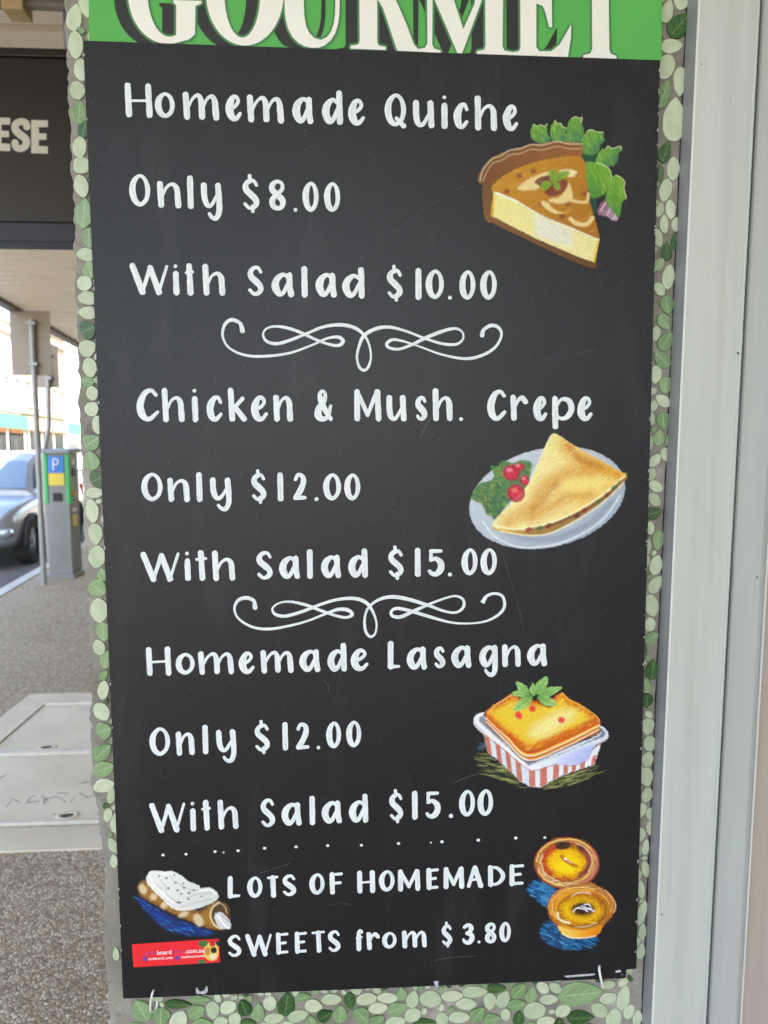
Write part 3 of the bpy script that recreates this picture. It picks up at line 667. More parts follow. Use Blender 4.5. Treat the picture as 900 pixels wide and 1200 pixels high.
def tile_w(x, z, w_, h_, kind, ang=None):
    o = bpy.data.objects.new('tile', TILES[(kind, rnd.randrange(4))]); COL.objects.link(o); o.parent = pil
    if ang is None:
        if h_ > w_*1.15: ang = rnd.uniform(-14, 14)+(180 if rnd.random() < .5 else 0)
        elif w_ > h_*1.15: ang = 90+rnd.uniform(-14, 14)+(180 if rnd.random() < .5 else 0); w_, h_ = h_, w_
        else: ang = rnd.choice([45, -45, 135, -135])+rnd.uniform(-15, 15); w_, h_ = min(w_, h_)*.86, max(w_, h_)*1.16
    pr = .0020+rnd.uniform(-.0003, .0006)
    o.location = Vector((x, FACE, z))-pil.location; o.scale = (w_, pr, h_); o.rotation_euler = (rnd.uniform(-.02, .02), R(ang), rnd.uniform(-.03, .03))
    placed.append((x, z, max(w_, h_)*.5, min(w_, h_)*.5)); laid.append(o); return o
def tl(org, sc, rows, kinds=None):
    for r_ in rows: tile(org[0]+r_[0]/sc, org[1]+r_[1]/sc, r_[2]/sc, r_[3]/sc, r_[4], r_[5] if len(r_) > 5 else None)
p_, m_, d_ = 'p', 'm', 'd'
tl((0, 0), 3, [(262, 58, 50, 85, p_), (297, 30, 45, 70, p_), (268, 160, 48, 82, p_), (287, 255, 48, 70, p_), (275, 322, 60, 50, p_, 88), (268, 395, 50, 75, m_), (295, 455, 42, 74, d_, 20), (278, 512, 48, 72, p_), (288, 585, 54, 60, p_, 60),
    (288, 665, 50, 78, p_), (298, 748, 55, 104, m_, 8), (310, 838, 52, 72, m_), (298, 900, 74, 45, p_), (310, 950, 50, 60, m_), (295, 992, 50, 52, p_, 50), (307, 1053, 66, 45, p_), (310, 1103, 60, 44, p_), (312, 1158, 66, 52, d_, 65)])
tl((0, 340), 3.33, [(347, 222, 62, 65, p_, 60), (352, 303, 52, 72, p_), (340, 360, 50, 38, m_), (359, 405, 44, 56, p_), (365, 462, 52, 56, p_, 40), (382, 522, 42, 68, p_), (363, 598, 62, 66, m_, 55), (360, 670, 60, 74, m_), (380, 727, 70, 62, d_, 60),
    (373, 787, 64, 38, p_), (362, 864, 46, 86, p_), (375, 957, 52, 78, p_), (385, 1042, 64, 84, p_), (400, 1110, 40, 50, m_), (382, 1166, 66, 70, m_, 130)])
tl((0, 500), 2, [(231, 430, 40, 56, p_), (240, 485, 34, 46, m_), (236, 520, 30, 40, p_), (244, 555, 34, 50, m_)])
tl((0, 780), 5, [(612, 20, 66, 60, m_), (612, 130, 62, 112, p_, 8), (600, 265, 84, 104, p_, 150), (617, 378, 96, 78, m_, 70), (605, 500, 84, 122, m_, 50), (612, 602, 84, 116, m_, 70), (605, 702, 74, 108, p_, 75), (652, 762, 44, 92, p_), (647, 882, 48, 84, p_)])
tl((0, 950), 2.4, [(322, 28, 28, 60, p_), (318, 92, 22, 40, p_), (322, 140, 20, 34, p_), (328, 400, 16, 34, p_)])
tl((740, 0), 4, [(225, 20, 65, 80, p_, 190), (175, 60, 52, 92, p_, 15), (215, 120, 92, 132, d_, 42), (185, 220, 62, 100, p_, 84), (165, 325, 84, 112, p_, 20), (218, 388, 58, 112, p_, 180), (160, 440, 60, 134, m_, 18), (188, 562, 108, 186, p_, 2),
    (163, 712, 58, 98, d_, 15), (183, 800, 60, 102, p_, 0), (135, 810, 26, 82, d_), (158, 912, 60, 102, p_), (187, 1012, 52, 98, p_), (138, 1000, 40, 72, p_), (140, 1075, 46, 92, p_), (178, 1150, 62, 94, d_, -18)])
tl((450, 250), 2, [(675, 15, 24, 36, p_), (650, 40, 24, 44, p_), (668, 77, 28, 46, d_), (650, 108, 28, 30, m_), (664, 152, 26, 50, p_), (645, 180, 25, 28, p_), (658, 215, 32, 40, m_), (655, 250, 30, 32, m_), (638, 285, 20, 30, p_), (656, 300, 30, 44, m_, 30),
    (650, 342, 34, 38, m_), (638, 380, 25, 38, p_), (655, 402, 30, 36, m_), (648, 441, 32, 28, p_), (632, 452, 18, 25, p_), (650, 487, 30, 36, m_), (630, 484, 15, 30, p_), (648, 535, 30, 40, m_), (631, 540, 20, 40, p_), (643, 575, 30, 34, p_)])
tl((730, 500), 4, [(180, 70, 52, 78, m_), (168, 148, 60, 78, p_, 150), (140, 202, 42, 56, p_), (145, 272, 58, 52, p_), (145, 342, 50, 54, p_), (143, 402, 50, 66, d_, 75), (125, 475, 36, 54, p_), (162, 535, 50, 82, m_), (115, 560, 26, 68, p_), (148, 648, 54, 82, p_, 10),
    (110, 625, 30, 54, p_), (152, 738, 50, 80, p_, 35), (128, 834, 58, 94, p_, 165), (122, 925, 46, 58, p_), (130, 990, 58, 56, m_), (102, 1035, 22, 52, d_), (135, 1142, 58, 84, d_, 4)])
tl((450, 750), 2, [(613, 105, 24, 32, m_), (615, 140, 26, 30, d_), (617, 203, 28, 36, p_), (620, 241, 28, 34, p_), (617, 275, 25, 32, p_), (612, 320, 30, 42, p_), (613, 364, 25, 34, p_), (610, 404, 32, 44, p_, 30), (608, 448, 30, 36, p_), (600, 490, 20, 32, p_), (602, 536, 20, 44, p_)])
tl((600, 950), 3, [(467, 10, 42, 50, p_), (465, 66, 44, 60, p_), (452, 135, 26, 60, p_), (452, 207, 24, 46, p_), (452, 277, 24, 62, p_), (455, 355, 28, 80, p_), (455, 425, 26, 52, p_), (452, 490, 26, 50, p_)])
tl((0, 950), 2.4, [(403, 560, 48, 64, m_, -25), (457, 578, 46, 58, m_), (500, 542, 26, 74, d_, 95), (505, 582, 46, 58, p_, 30), (555, 535, 24, 58, m_, 92), (550, 566, 40, 50, m_, 60), (598, 560, 34, 48, p_), (575, 594, 30, 52, m_, 95), (645, 552, 36, 46, p_, 60), (687, 553, 36, 50, d_, -20),
    (628, 590, 40, 30, p_), (666, 584, 34, 40, p_, 20), (722, 560, 34, 52, m_), (758, 540, 34, 40, p_), (770, 578, 32, 56, p_, 85), (804, 545, 50, 72, d_, 8), (838, 571, 34, 56, p_, 75), (855, 526, 26, 40, m_, 80), (880, 546, 36, 46, p_, 100), (870, 588, 30, 36, m_), (738, 598, 40, 28, p_), (702, 594, 26, 44, d_, 95), (812, 600, 40, 26, p_)])
tl((375, 950), 2.4, [(28, 530, 30, 52, p_, 88), (85, 543, 32, 52, d_, 170), (20, 572, 36, 42, d_, 60), (60, 566, 40, 54, m_), (120, 570, 42, 52, m_, 140), (130, 531, 34, 56, p_, 80), (188, 525, 30, 54, p_, 95), (164, 556, 30, 50, p_, 84), (229, 515, 28, 38, m_), (220, 553, 36, 56, m_, 70), (263, 525, 34, 52, p_), (258, 572, 38, 44, p_, 60),
    (310, 526, 50, 62, p_, 100), (375, 523, 34, 60, p_, 88), (430, 509, 32, 66, p_, 92), (408, 541, 34, 56, p_, 95), (440, 562, 40, 50, m_, 40), (476, 541, 34, 48, p_), (390, 578, 34, 60, p_, 90), (348, 584, 34, 42, p_), (497, 502, 25, 50, d_, 90), (517, 524, 36, 50, p_, 25), (560, 512, 38, 50, m_, 40), (592, 511, 32, 48, m_, 10), (549, 546, 34, 50, m_, 80),
    (604, 553, 50, 62, p_, 80), (626, 500, 34, 32, p_), (660, 497, 30, 32, p_), (640, 530, 30, 50, p_, 88), (727, 520, 68, 122, m_, 86), (805, 525, 32, 48, p_, 75), (780, 560, 36, 48, p_, 130), (825, 577, 40, 56, p_, 10), (847, 520, 36, 72, p_, 12), (868, 557, 28, 42, p_, 20), (733, 576, 40, 72, d_, 92), (690, 562, 34, 42, p_, 70), (556, 580, 30, 42, d_, 8),
    (635, 590, 30, 46, p_, 80), (672, 594, 26, 32, d_), (488, 577, 34, 48, m_, 80), (518, 568, 26, 34, p_), (215, 588, 30, 52, p_, 85), (300, 592, 26, 62, d_, 92), (165, 584, 36, 40, m_, 50), (888, 577, 24, 44, p_), (806, 488, 22, 36, p_, 85), (850, 490, 28, 26, p_)])
# more of the same mosaic where it runs on below and above the frame
def fill(x0, x1, z0, z1, tries, a0=.009, a1=.014):
    for _ in range(tries):
        x = rnd.uniform(x0, x1); z = rnd.uniform(z0, z1); a = rnd.uniform(a0, a1)
        if x < edge_x(z)+.012 or x > .318: continue
        if all(math.hypot(x-q[0], z-q[1]) > (q[2]+q[3])*.5+a*.78 for q in placed):
            tile_w(x, z, a*1.45, a*2.1, rnd.choice('pppppmmmd'), rnd.uniform(0, 360))
fill(-.29, .30, .72, .905, 1400); fill(-.32, -.29, 2.0, 2.25, 120); fill(.295, .32, 2.0, 2.25, 120)
fill(-.262, .30, .86, .915, 3000, .0035, .006); fill(.28, .315, .93, 1.98, 2500, .003, .0055); fill(-.32, -.285, 1.08, 1.98, 2500, .003, .0055)

def settle(rounds=110, gap=.0006):
    """nudge and trim tiles until a thin line of grout shows between all of them"""
    P = np.array([(o.location.x, o.location.z) for o in laid]); Sx = np.array([o.scale.x for o in laid])/2; Sz = np.array([o.scale.z for o in laid])/2
    A = np.array([o.rotation_euler.y for o in laid]); k = np.ones(len(P))
    for it in range(rounds):
        d = P[None]-P[:, None]; D = np.hypot(d[..., 0], d[..., 1])+1e-9
        near = (D < .045) & (D > 1e-6); I, J = np.nonzero(near); u = d[I, J]/D[I, J][:, None]
        def rad(i, sg):
            lx = (u[:, 0]*np.cos(A[i])-u[:, 1]*np.sin(A[i])); lz = (u[:, 0]*np.sin(A[i])+u[:, 1]*np.cos(A[i]))
            return k[i]/np.sqrt((lx/Sx[i])**2+(lz/Sz[i])**2)
        ov = rad(I, 1)+rad(J, -1)+gap-D[I, J]; on = ov > 0
        if not on.any(): break
        I, J, u, ov = I[on], J[on], u[on], ov[on]
        mv = np.zeros_like(P); np.add.at(mv, I, -u*(ov*.16)[:, None]); P += np.clip(mv, -.0012, .0012)
        sh = np.zeros(len(P)); np.maximum.at(sh, I, ov); k *= 1-np.clip(sh*3.5, 0, .03)
    for i in range(len(P)):                       # keep a rim of cement outside the tiles on the free edge
        zz = P[i, 1]
        if P[i, 0] < -.22 and zz < 2.3:
            hx = k[i]*math.hypot(Sx[i]*math.cos(A[i]), Sz[i]*math.sin(A[i])); lo = edge_x(zz)+.0035+hx
            if P[i, 0] < lo: P[i, 0] = min(lo, P[i, 0]+.007)
    for o, p, s_ in zip(laid, P, k): o.location.x, o.location.z = p; o.scale.x *= s_; o.scale.z *= s_
settle()

# ------------------------------------------------------------------ the black menu board
BF = .0                                           # front face y
bq = [(97, 47), (774, 70), (746, 1135.5), (733.5, 1137), (733.5, 1146.8), (144, 1171)]
def slab(name, quad, y0, y1, m, parent=None, loc=None, bev=.0008):
    fr = [at(x, y, y0) for x, y in quad]; bk = [np.array((p[0], y1, p[2])) for p in fr]; n = len(quad)
    o = MB().add(fr+bk, [tuple(range(n)), tuple(range(2*n-1, n-1, -1))]+[(i, (i+1) % n, n+(i+1) % n, n+i) for i in range(n)]).out(name, m, parent, loc)
    bm = bmesh.new(); bm.from_mesh(o.data); bmesh.ops.bevel(bm, geom=bm.edges[:], offset=bev, segments=2, affect='EDGES'); bm.to_mesh(o.data); bm.free(); return o
BL = tuple(at(440, 1165, .005))
root = tag(empty('menu_board', BL), 'tall black chalkboard menu with white hand lettering and coloured pastel drawings of food', 'menu board')
slab('panel', bq, BF, .0102, M['board'], root, BL)

# glyphs: strokes of (x, y, width) in a box, baseline y=0, capitals y=1
XH = .76
S_ = [(.97, .83, .55), (.74, .99, .6), (.36, .98, .72), (.08, .82, .92), (.14, .64, 1.02), (.50, .48, 1.08), (.86, .31, 1.02), (.92, .14, .92), (.68, .01, .72), (.32, -.01, .6), (.0, .13, .55)]
def loop(sq=1): return [(.5, 1, .58), (.14, .80, .92), (.02, .48, 1.08), (.16, .14, .98), (.5, 0, .72), (.86, .18, .72), (.98, .52, .80), (.84, .86, .65), (.5, 1, .58)]
def sc(st, k): return [(a, b*k, c) for a, b, c in st]
bowl = [(.84, .66, .6), (.52, .76, .7), (.17, .58, 1.1), (.06, .30, 1.25), (.26, .03, 1.05), (.52, .07, .75), (.82, .44, .6)]
arch = [(.08, .28, .5), (.38, .64, .5), (.72, .75, .65), (.94, .6, .95), (.98, .3, 1), (1, 0, 1)]
GL = {
 'H': [[(0, 1), (.02, 0)], [(.98, 1), (1, 0)], [(0, .47, .42), (1, .5, .42)]],
 'o': [sc(loop(), XH)], 'O': [loop()], '0': [loop()], 'Q': [loop(), [(.55, .20, .6), (.98, -.05, .85)]],
 'm': [[(0, .76), (.03, 0)], [(.06, .3, .5), (.22, .62, .5), (.40, .76, .65), (.50, .62, .9), (.525, .3, 1), (.53, .02, 1)], [(.56, .32, .5), (.70, .62, .5), (.86, .74, .65), (.96, .6, .9), (.985, .3, 1), (1, 0, 1)]],
 'e': [[(.25, .34, .6), (.62, .44, .6), (.86, .60, .6), (.68, .75, .65), (.38, .72, .85), (.12, .48, 1.2), (.10, .24, 1.3), (.32, .03, 1.05), (.66, .0, .75), (1, .17, .6)]],
 'a': [bowl, [(.88, .74), (.9, .3), (.97, 0)]], 'd': [bowl, [(.94, 1), (.97, 0)]],
 'u': [[(0, .76), (.02, .3), (.16, .04, .85), (.46, .03, .65), (.86, .40, .5)], [(.93, .76), (1, 0)]],
 'i': [[(.45, .71), (.55, 0)], 'dot'], 'l': [[(.5, 1), (.5, 0)]],
 'c': [[(1, .60, .6), (.78, .76, .65), (.38, .70, .95), (.06, .40, 1.25), (.20, .08, 1.1), (.58, .0, .75), (1, .17, .6)]],
 'C': [[(.95, .84, .6), (.68, 1, .65), (.30, .88, .95), (.05, .50, 1.25), (.16, .14, 1.15), (.52, .0, .8), (1, .24, .6)]],
 'h': [[(0, 1), (.04, 0)], arch], 'n': [[(0, .76), (.04, 0)], arch],
 'y': [[(0, .76), (.03, .32), (.2, .05, .85), (.48, .05, .65), (.88, .42, .5)], [(.95, .76), (1, .2), (.98, -.18, .95), (.78, -.42, .85), (.5, -.40, .65), (.32, -.27, .55)]],
 '$': [S_, [(.42, 1.17, .6), (.46, .95, .6)], [(.60, .06, .6), (.62, -.14, .6)]], 'S': [S_], 's': [sc(S_, XH)],
 '8': [[(.5, 1, .65), (.12, .88, .95), (.10, .68, 1), (.5, .50, 1), (.90, .30, 1), (.84, .08, .85), (.5, .0, .8), (.12, .10, .95), (.10, .32, 1), (.5, .53, .7), (.88, .72, .7), (.86, .92, .65), (.5, 1, .65)]],
 'W': [[(0, 1), (.27, 0, 1.05)], [(.27, .02, .6), (.52, .95, .8)], [(.52, .93, 1), (.75, 0, 1.05)], [(.75, .02, .5), (1, 1, .5)]],
 't': [[(.48, 1.02), (.58, 0)], [(0, .76, .5), (1, .79, .5)]], '1': [[(.58, 1), (.64, 0)], [(.05, .9, .4), (.55, .99, .4)]],
 'k': [[(.02, 1), (.1, 0)], [(.92, .72, .75), (.2, .36, .65)], [(.32, .42, .9), (1, .0, 1)]],
 '&': [[(1, .47, .55), (.82, .12, .65), (.46, 0, .85), (.1, .10, 1.15), (.12, .36, 1.1), (.50, .64, .85), (.62, .88, .6), (.42, 1, .6), (.22, .88, .7), (.32, .62, 1), (.66, .26, .9), (1, 0, .7)]],
 'M': [[(.04, .97), (.04, 0)], [(.08, .92, .7), (.5, .14, .75)], [(.5, .14, .65), (.9, .95, .75)], [(.94, .97), (.98, 0)]],
 'r': [[(0, .76), (.08, 0)], [(.1, .34, .5), (.38, .64, .6), (.72, .75, .85), (1, .60, .9)]],
 'p': [[(0, .74), (.05, -.3)], [(.1, .46, .5), (.38, .71, .6), (.82, .67, .95), (1, .36, 1.05), (.76, .07, .85), (.4, .0, .6), (.1, .12, .5)]],
 '2': [[(.06, .80, .6), (.34, 1, .65), (.78, .92, .85), (.86, .68, 1), (.52, .32, 1), (.06, .03, .9)], [(.05, .02, .8), (1, .03, .6)]],
 '5': [[(.95, .98, .6), (.12, .98, .7)], [(.13, .97, .6), (.1, .60, .6)], [(.1, .60, .6), (.5, .66, .75), (.92, .48, 1.05), (.93, .22, 1.1), (.6, .02, .95), (.22, .02, .75), (0, .13, .6)]],
 'L': [[(.1, 1), (.06, .02)], [(.06, .02, .75), (1, .03, .5)]],
 'g': [bowl, [(.92, .74), (.96, .1), (.92, -.28, .9), (.68, -.42, .8), (.40, -.32, .6), (.28, -.2, .5)]],
 'T': [[(0, .97, .5), (1, 1, .5)], [(.5, .97), (.56, 0)]], 'F': [[(.08, .98), (.1, 0)], [(.08, .97, .5), (1, .99, .6)], [(.1, .48, .5), (.88, .50, .6)]],
 'E': [[(.08, .98), (.1, .02)], [(.08, .97, .5), (1, .99, .6)], [(.1, .50, .5), (.80, .53, .6)], [(.1, .02, .6), (.96, .03, .6)]],
 'A': [[(0, 0, .7), (.45, .98, .75)], [(.52, .98, 1), (1, 0, 1.05)], [(.2, .33, .5), (.75, .36, .5)]],
 'D': [[(.06, .97), (.08, .02)], [(.06, .97, .5), (.55, .93, .65), (.96, .62, .9), (.96, .34, .9), (.6, .07, .65), (.08, .02, .5)]],
 '3': [[(.08, .88, .7), (.5, 1, .75), (.88, .84, 1), (.72, .62, .85), (.36, .53, .65)], [(.36, .53, .65), (.86, .44, 1), (.98, .22, 1.1), (.6, 0, .95), (.16, .05, .75), (0, .18, .6)]],
 'f': [[(1, .92, .65), (.72, 1, .65), (.42, .84, .9), (.40, .4, 1), (.40, 0, 1)], [(0, .60, .5), (.95, .64, .5)]],
}
def vdir(x): return .042+(x-120)/640*(-.068)      # how far verticals lean in the photograph at column x
LAYER = .00035
def line(words, chars, b0, b1, cap, sw, caps2=None):
    """chars: (glyph, x left, x right) in photograph pixels; baseline through b0, b1; cap height (left, right)"""
    ws = words.replace(' and ', ' & ').split(' '); done = 0; s = None; o = None
    for ci, (ch, x0, x1) in enumerate(chars):
        if s is None: s = Strokes(onwall(BF-LAYER)); done = 0; xs0 = x0
        xm = (x0+x1)/2; t = (xm-b0[0])/(b1[0]-b0[0]); yb = b0[1]+(b1[1]-b0[1])*t; H = cap[0]+(cap[1]-cap[0])*t; sl = (b1[1]-b0[1])/(b1[0]-b0[0])
        hw = sw*.46; k = vdir(xm)
        if ch == '.':
            s.dot(xm, yb-2.4, (x1-x0)*.5); done += 1
            if done == len(ws[0]): o = s.out('lettering', M['chalk'], root, tuple(at((xs0+x1)/2, b0[1], 0))); o['label'] = 'white hand-painted word ' + ws.pop(0); s = None
            continue
        a0, a1 = x0+hw, x1-hw
        if a1-a0 < 1.5: a0 = a1 = xm
        h0 = yb-hw; hh = H-2*hw
        jx, jy = rnd.uniform(-.3, .3), rnd.uniform(-.4, .4)
        def T(p):
            X = a0+(a1-a0)*p[0] if a1 > a0 else xm+(p[0]-.5)*1.5
            yy = p[1]*hh
            return (X-k*yy+jx, h0-yy+sl*(X-xm)+jy, p[2] if len(p) > 2 else 1.)
        for st in GL[ch]:
            if st == 'dot': q = T((.4, 1.0)); s.dot(q[0], q[1], 2.2); continue
            cl = len(st) > 6 and st[0] == st[-1]
            s.stroke([T(p) for p in st], sw, cl)
        done += 1
        if done == len(ws[0]): o = s.out('lettering', M['chalk'], root, tuple(at((xs0+x1)/2, b0[1], 0))); o['label'] = 'white hand-painted word ' + ws.pop(0); s = None
    assert not ws, words
line('Homemade Quiche', [('H', 147.5, 178.7), ('o', 182, 206), ('m', 214.7, 256.5), ('e', 264.8, 284.8), ('m', 290, 332.5), ('a', 342.7, 367.5), ('d', 377.2, 402), ('e', 407.9, 428.7), ('Q', 450.8, 476.5), ('u', 484, 508.7), ('i', 517, 525), ('c', 532, 550.3), ('h', 556, 582), ('e', 589, 608.2)], (160, 138), (600, 154), (40.5, 40.5), 7.2)
line('Only $8.00', [('O', 152, 177.3), ('n', 184.8, 212), ('l', 219.5, 227.2), ('y', 236, 260), ('$', 284, 304.8), ('8', 315, 336), ('.', 344, 348.4), ('0', 354.8, 374.2), ('0', 379.9, 399.5)], (165, 243), (390, 249.4), (40, 37), 7.0)
line('With Salad $10.00', [('W', 153, 199.7), ('i', 202.6, 210.9), ('t', 216, 229.8), ('h', 238.3, 264), ('S', 289.8, 309.8), ('a', 318.3, 345), ('l', 353, 361.5), ('a', 370, 395), ('d', 401, 427.8), ('$', 453, 472.6), ('1', 486, 494), ('0', 499, 520.9), ('.', 525, 529.7), ('0', 538.5, 557.9), ('0', 563, 583)], (175, 345.2), (570, 352), (37, 36.5), 7.0)
line('Chicken and Mush. Crepe', [('C', 160.7, 188), ('h', 190.5, 216), ('i', 224.7, 233.5), ('c', 242.5, 262), ('k', 267.3, 289), ('e', 294.5, 315.3), ('n', 320.7, 343), ('&', 368.8, 391), ('M', 414.7, 447.5), ('u', 453.3, 476.5), ('s', 485.9, 501), ('h', 507, 530), ('.', 538, 542.7), ('C', 571, 594.3), ('r', 598, 618.7), ('e', 624.8, 642.4), ('p', 647, 672.8), ('e', 676.5, 695.6)], (175, 494.5), (690, 493.2), (40, 37.5), 6.8)
line('Only $12.00', [('O', 166, 191.7), ('n', 197, 222.4), ('l', 230, 238.5), ('y', 247, 271.5), ('$', 294.5, 313.2), ('1', 324.5, 333), ('2', 343, 360.7), ('.', 368.5, 373.3), ('0', 379, 400.6), ('0', 403.5, 422.9)], (178, 588.2), (415, 587.2), (35.2, 33.5), 6.8)
line('With Salad $15.00', [('W', 166, 213), ('i', 216, 224), ('t', 228, 245), ('h', 249.7, 275.8), ('S', 300, 320.3), ('a', 327.5, 352.3), ('l', 359, 368), ('a', 376, 400), ('d', 408, 431.2), ('$', 454.5, 473.8), ('1', 485, 493.2), ('5', 500, 520.3), ('.', 525, 529.7), ('0', 541, 560.3), ('0', 563.5, 583.2)], (190, 681.6), (575, 674.8), (35.5, 33.5), 6.8)
line('Homemade Lasagna', [('H', 172, 200.5), ('o', 206, 229), ('m', 233, 274.2), ('e', 280, 299.5), ('m', 306, 344.2), ('a', 351, 376), ('d', 383.5, 406.5), ('e', 411, 433), ('L', 454, 470.4), ('a', 476.8, 501), ('s', 508, 522.3), ('a', 528.5, 552.6), ('g', 561, 583.6), ('n', 588.5, 610.3), ('a', 618, 641.6)], (186, 792.2), (630, 781), (34, 33.5), 6.6)
line('Only $12.00', [('O', 175.7, 200.4), ('n', 207, 228.4), ('l', 237.5, 245.2), ('y', 254, 277), ('$', 298, 317), ('1', 330, 338.5), ('2', 346, 363.6), ('.', 371, 375.4), ('0', 382.7, 400.6), ('0', 406, 424.1)], (188, 886), (415, 876.8), (35, 33), 6.5)
line('With Salad $15.00', [('W', 175.7, 219.2), ('i', 223, 230.5), ('t', 235, 249.2), ('h', 255.7, 279.2), ('S', 305, 323), ('a', 330, 354), ('l', 363, 370), ('a', 377, 401), ('d', 409, 431.8), ('$', 455.7, 473.2), ('1', 481, 490.4), ('5', 497.5, 516.4), ('.', 526, 531), ('0', 538, 557.2), ('0', 559.7, 578.5)], (195, 975.4), (570, 956.5), (35.5, 33), 6.5)
line('LOTS OF HOMEMADE', [('L', 266.7, 283), ('O', 290, 308.3), ('T', 312, 328), ('S', 330.7, 347.9), ('O', 363, 381.3), ('F', 386, 403.4), ('H', 419, 439.7), ('O', 444.5, 463.4), ('M', 466, 493), ('E', 499, 515.2), ('M', 519, 544), ('A', 546.7, 566.2), ('D', 571, 592), ('E', 596, 615)], (275, 1053.6), (605, 1038.6), (26.6, 26.6), 5.9)
line('SWEETS from $3.80', [('S', 266.7, 283.9), ('W', 287.8, 319.8), ('E', 323, 339.4), ('E', 345, 360.8), ('T', 364, 382.3), ('S', 384, 399.7), ('f', 415.5, 426.4), ('r', 430, 445.6), ('o', 448, 465.6), ('m', 471, 499.7), ('$', 516.7, 530.2), ('3', 541, 556.2), ('.', 559.5, 563), ('8', 568, 582.4), ('0', 585, 599)], (275, 1122.2), (590, 1104.8), (27, 25.5), 5.5)
# scroll flourishes
def flourish(org, pts):
    s = Strokes(onwall(BF-LAYER)); k = 900/350.
    q = []
    for i, (x, y_) in enumerate(pts):
        q.append((org[0]+x/k, org[1]+y_/k, 1.0+.35*math.sin(i*.9)*math.sin(i*.37+.6)))
    q[0] = (*q[0][:2], 1.7); q[1] = (*q[1][:2], 1.25); q[-1] = (*q[-1][:2], 1.6)
    # one continuous brush line, cut where it crosses itself so each pass lies on its own film of paint
    cuts = list(range(0, len(q), 6))+[len(q)-1]
    for a, b in zip(cuts[:-1], cuts[1:]):
        ctx = q[max(0, a-1):min(len(q), b+2)]; Q = ribbon_pts(ctx, step=.9)
        i0 = 0 if a == 0 else int(np.argmin(np.hypot(Q[:, 0]-q[a][0], Q[:, 1]-q[a][1]))); i1 = len(Q)-1 if b == len(q)-1 else int(np.argmin(np.hypot(Q[:, 0]-q[b][0], Q[:, 1]-q[b][1])))
        s.stroke([tuple(r_) for r_ in Q[i0:i1+1:2]]+[tuple(Q[i1])], 3.3, wob=.03)
    o = s.out('flourish', M['chalk'], root, tuple(at(org[0]+175, org[1]+35, 0)))
flourish((250, 360), [(88, 72), (80, 48), (55, 38), (35, 52), (28, 85), (45, 120), (90, 143), (150, 148), (230, 138), (300, 113), (340, 95), (375, 90), (391, 102), (378, 115), (350, 112), (310, 98), (260, 75), (220, 62), (185, 58), (160, 65), (150, 82), (160, 102), (190, 110), (230, 100), (280, 80), (330, 60), (380, 53), (425, 62), (455, 85), (470, 115), (475, 150), (468, 178), (455, 190), (440, 180), (433, 150), (440, 115), (455, 85), (490, 65), (530, 60), (580, 72), (640, 95), (690, 110), (730, 112), (751, 98), (752, 78), (735, 65), (705, 68), (650, 88), (600, 112), (560, 126), (530, 122), (523, 110), (540, 98), (570, 102), (620, 118), (690, 143), (760, 155), (810, 145), (850, 120), (868, 85), (860, 62), (838, 55), (815, 68), (810, 85)])
flourish((260, 680), [(100, 82), (96, 62), (75, 53), (50, 60), (38, 85), (50, 115), (90, 140), (140, 147), (200, 138), (260, 122), (310, 102), (350, 88), (380, 90), (393, 103), (375, 112), (345, 107), (300, 92), (255, 75), (210, 65), (175, 68), (153, 84), (160, 102), (190, 108), (240, 95), (300, 72), (350, 58), (400, 55), (435, 68), (455, 95), (466, 130), (462, 160), (448, 170), (434, 155), (430, 120), (440, 85), (470, 60), (510, 50), (560, 57), (620, 75), (670, 93), (705, 97), (727, 82), (728, 60), (708, 48), (680, 52), (630, 70), (580, 92), (540, 110), (515, 108), (510, 95), (525, 85), (560, 90), (620, 108), (690, 127), (750, 130), (800, 122), (838, 100), (852, 75), (845, 48), (822, 40), (798, 48), (785, 68)])
# row of painted dots
for (x, y_, r_) in ((191, 1002, 1.9), (218, 1001, 1.7), (252, 998, 1.8), (262, 999, 1.2), (279, 997, 1.9), (310, 994, 2.0), (347, 992.5, 2.0), (384, 991, 1.9), (423.5, 990.5, 1.8), (467, 988.5, 1.9), (505, 987.5, 1.2), (518, 986.5, 2.0), (560.5, 984.5, 2.1), (604.5, 982, 2.0), (638.5, 981.5, 1.7)):
    s = Strokes(onwall(BF-LAYER)); s.dot(x, y_, r_, r_*.85); s.out('painted_dot', M['chalk'], root, tuple(at(x, y_, 0)))
# hairline scratches and bare chips
for pts, wd in (([(452, 285), (480, 258), (510, 238), (548, 215)], .55), ([(589, 648), (598, 680), (608, 712), (613, 738)], .5), ([(560, 600), (552, 575), (558, 545)], .4), ([(531, 918), (550, 910), (572, 904)], .7), ([(222, 495), (232, 510), (238, 520)], .4), ([(492, 514), (500, 498), (506, 486)], .9),
                ([(378, 796), (384, 802), (385, 810)], .5), ([(148, 640), (152, 655), (150, 668)], .4), ([(305, 1023), (322, 1018), (340, 1012)], .8), ([(508, 1126), (530, 1122), (560, 1120)], .5), ([(385, 1061), (400, 1058), (412, 1060)], .6), ([(188, 905), (192, 915)], .5), ([(690, 300), (700, 318), (705, 340)], .4), ([(640, 420), (700, 410)], .35), ([(300, 870), (330, 866)], .3)):
    s = Strokes(onwall(BF-.00012)); s.stroke(pts, wd, step=1.5, wob=.35); s.out('scratch', M['scratch'], root, tuple(at(*pts[0], 0)))
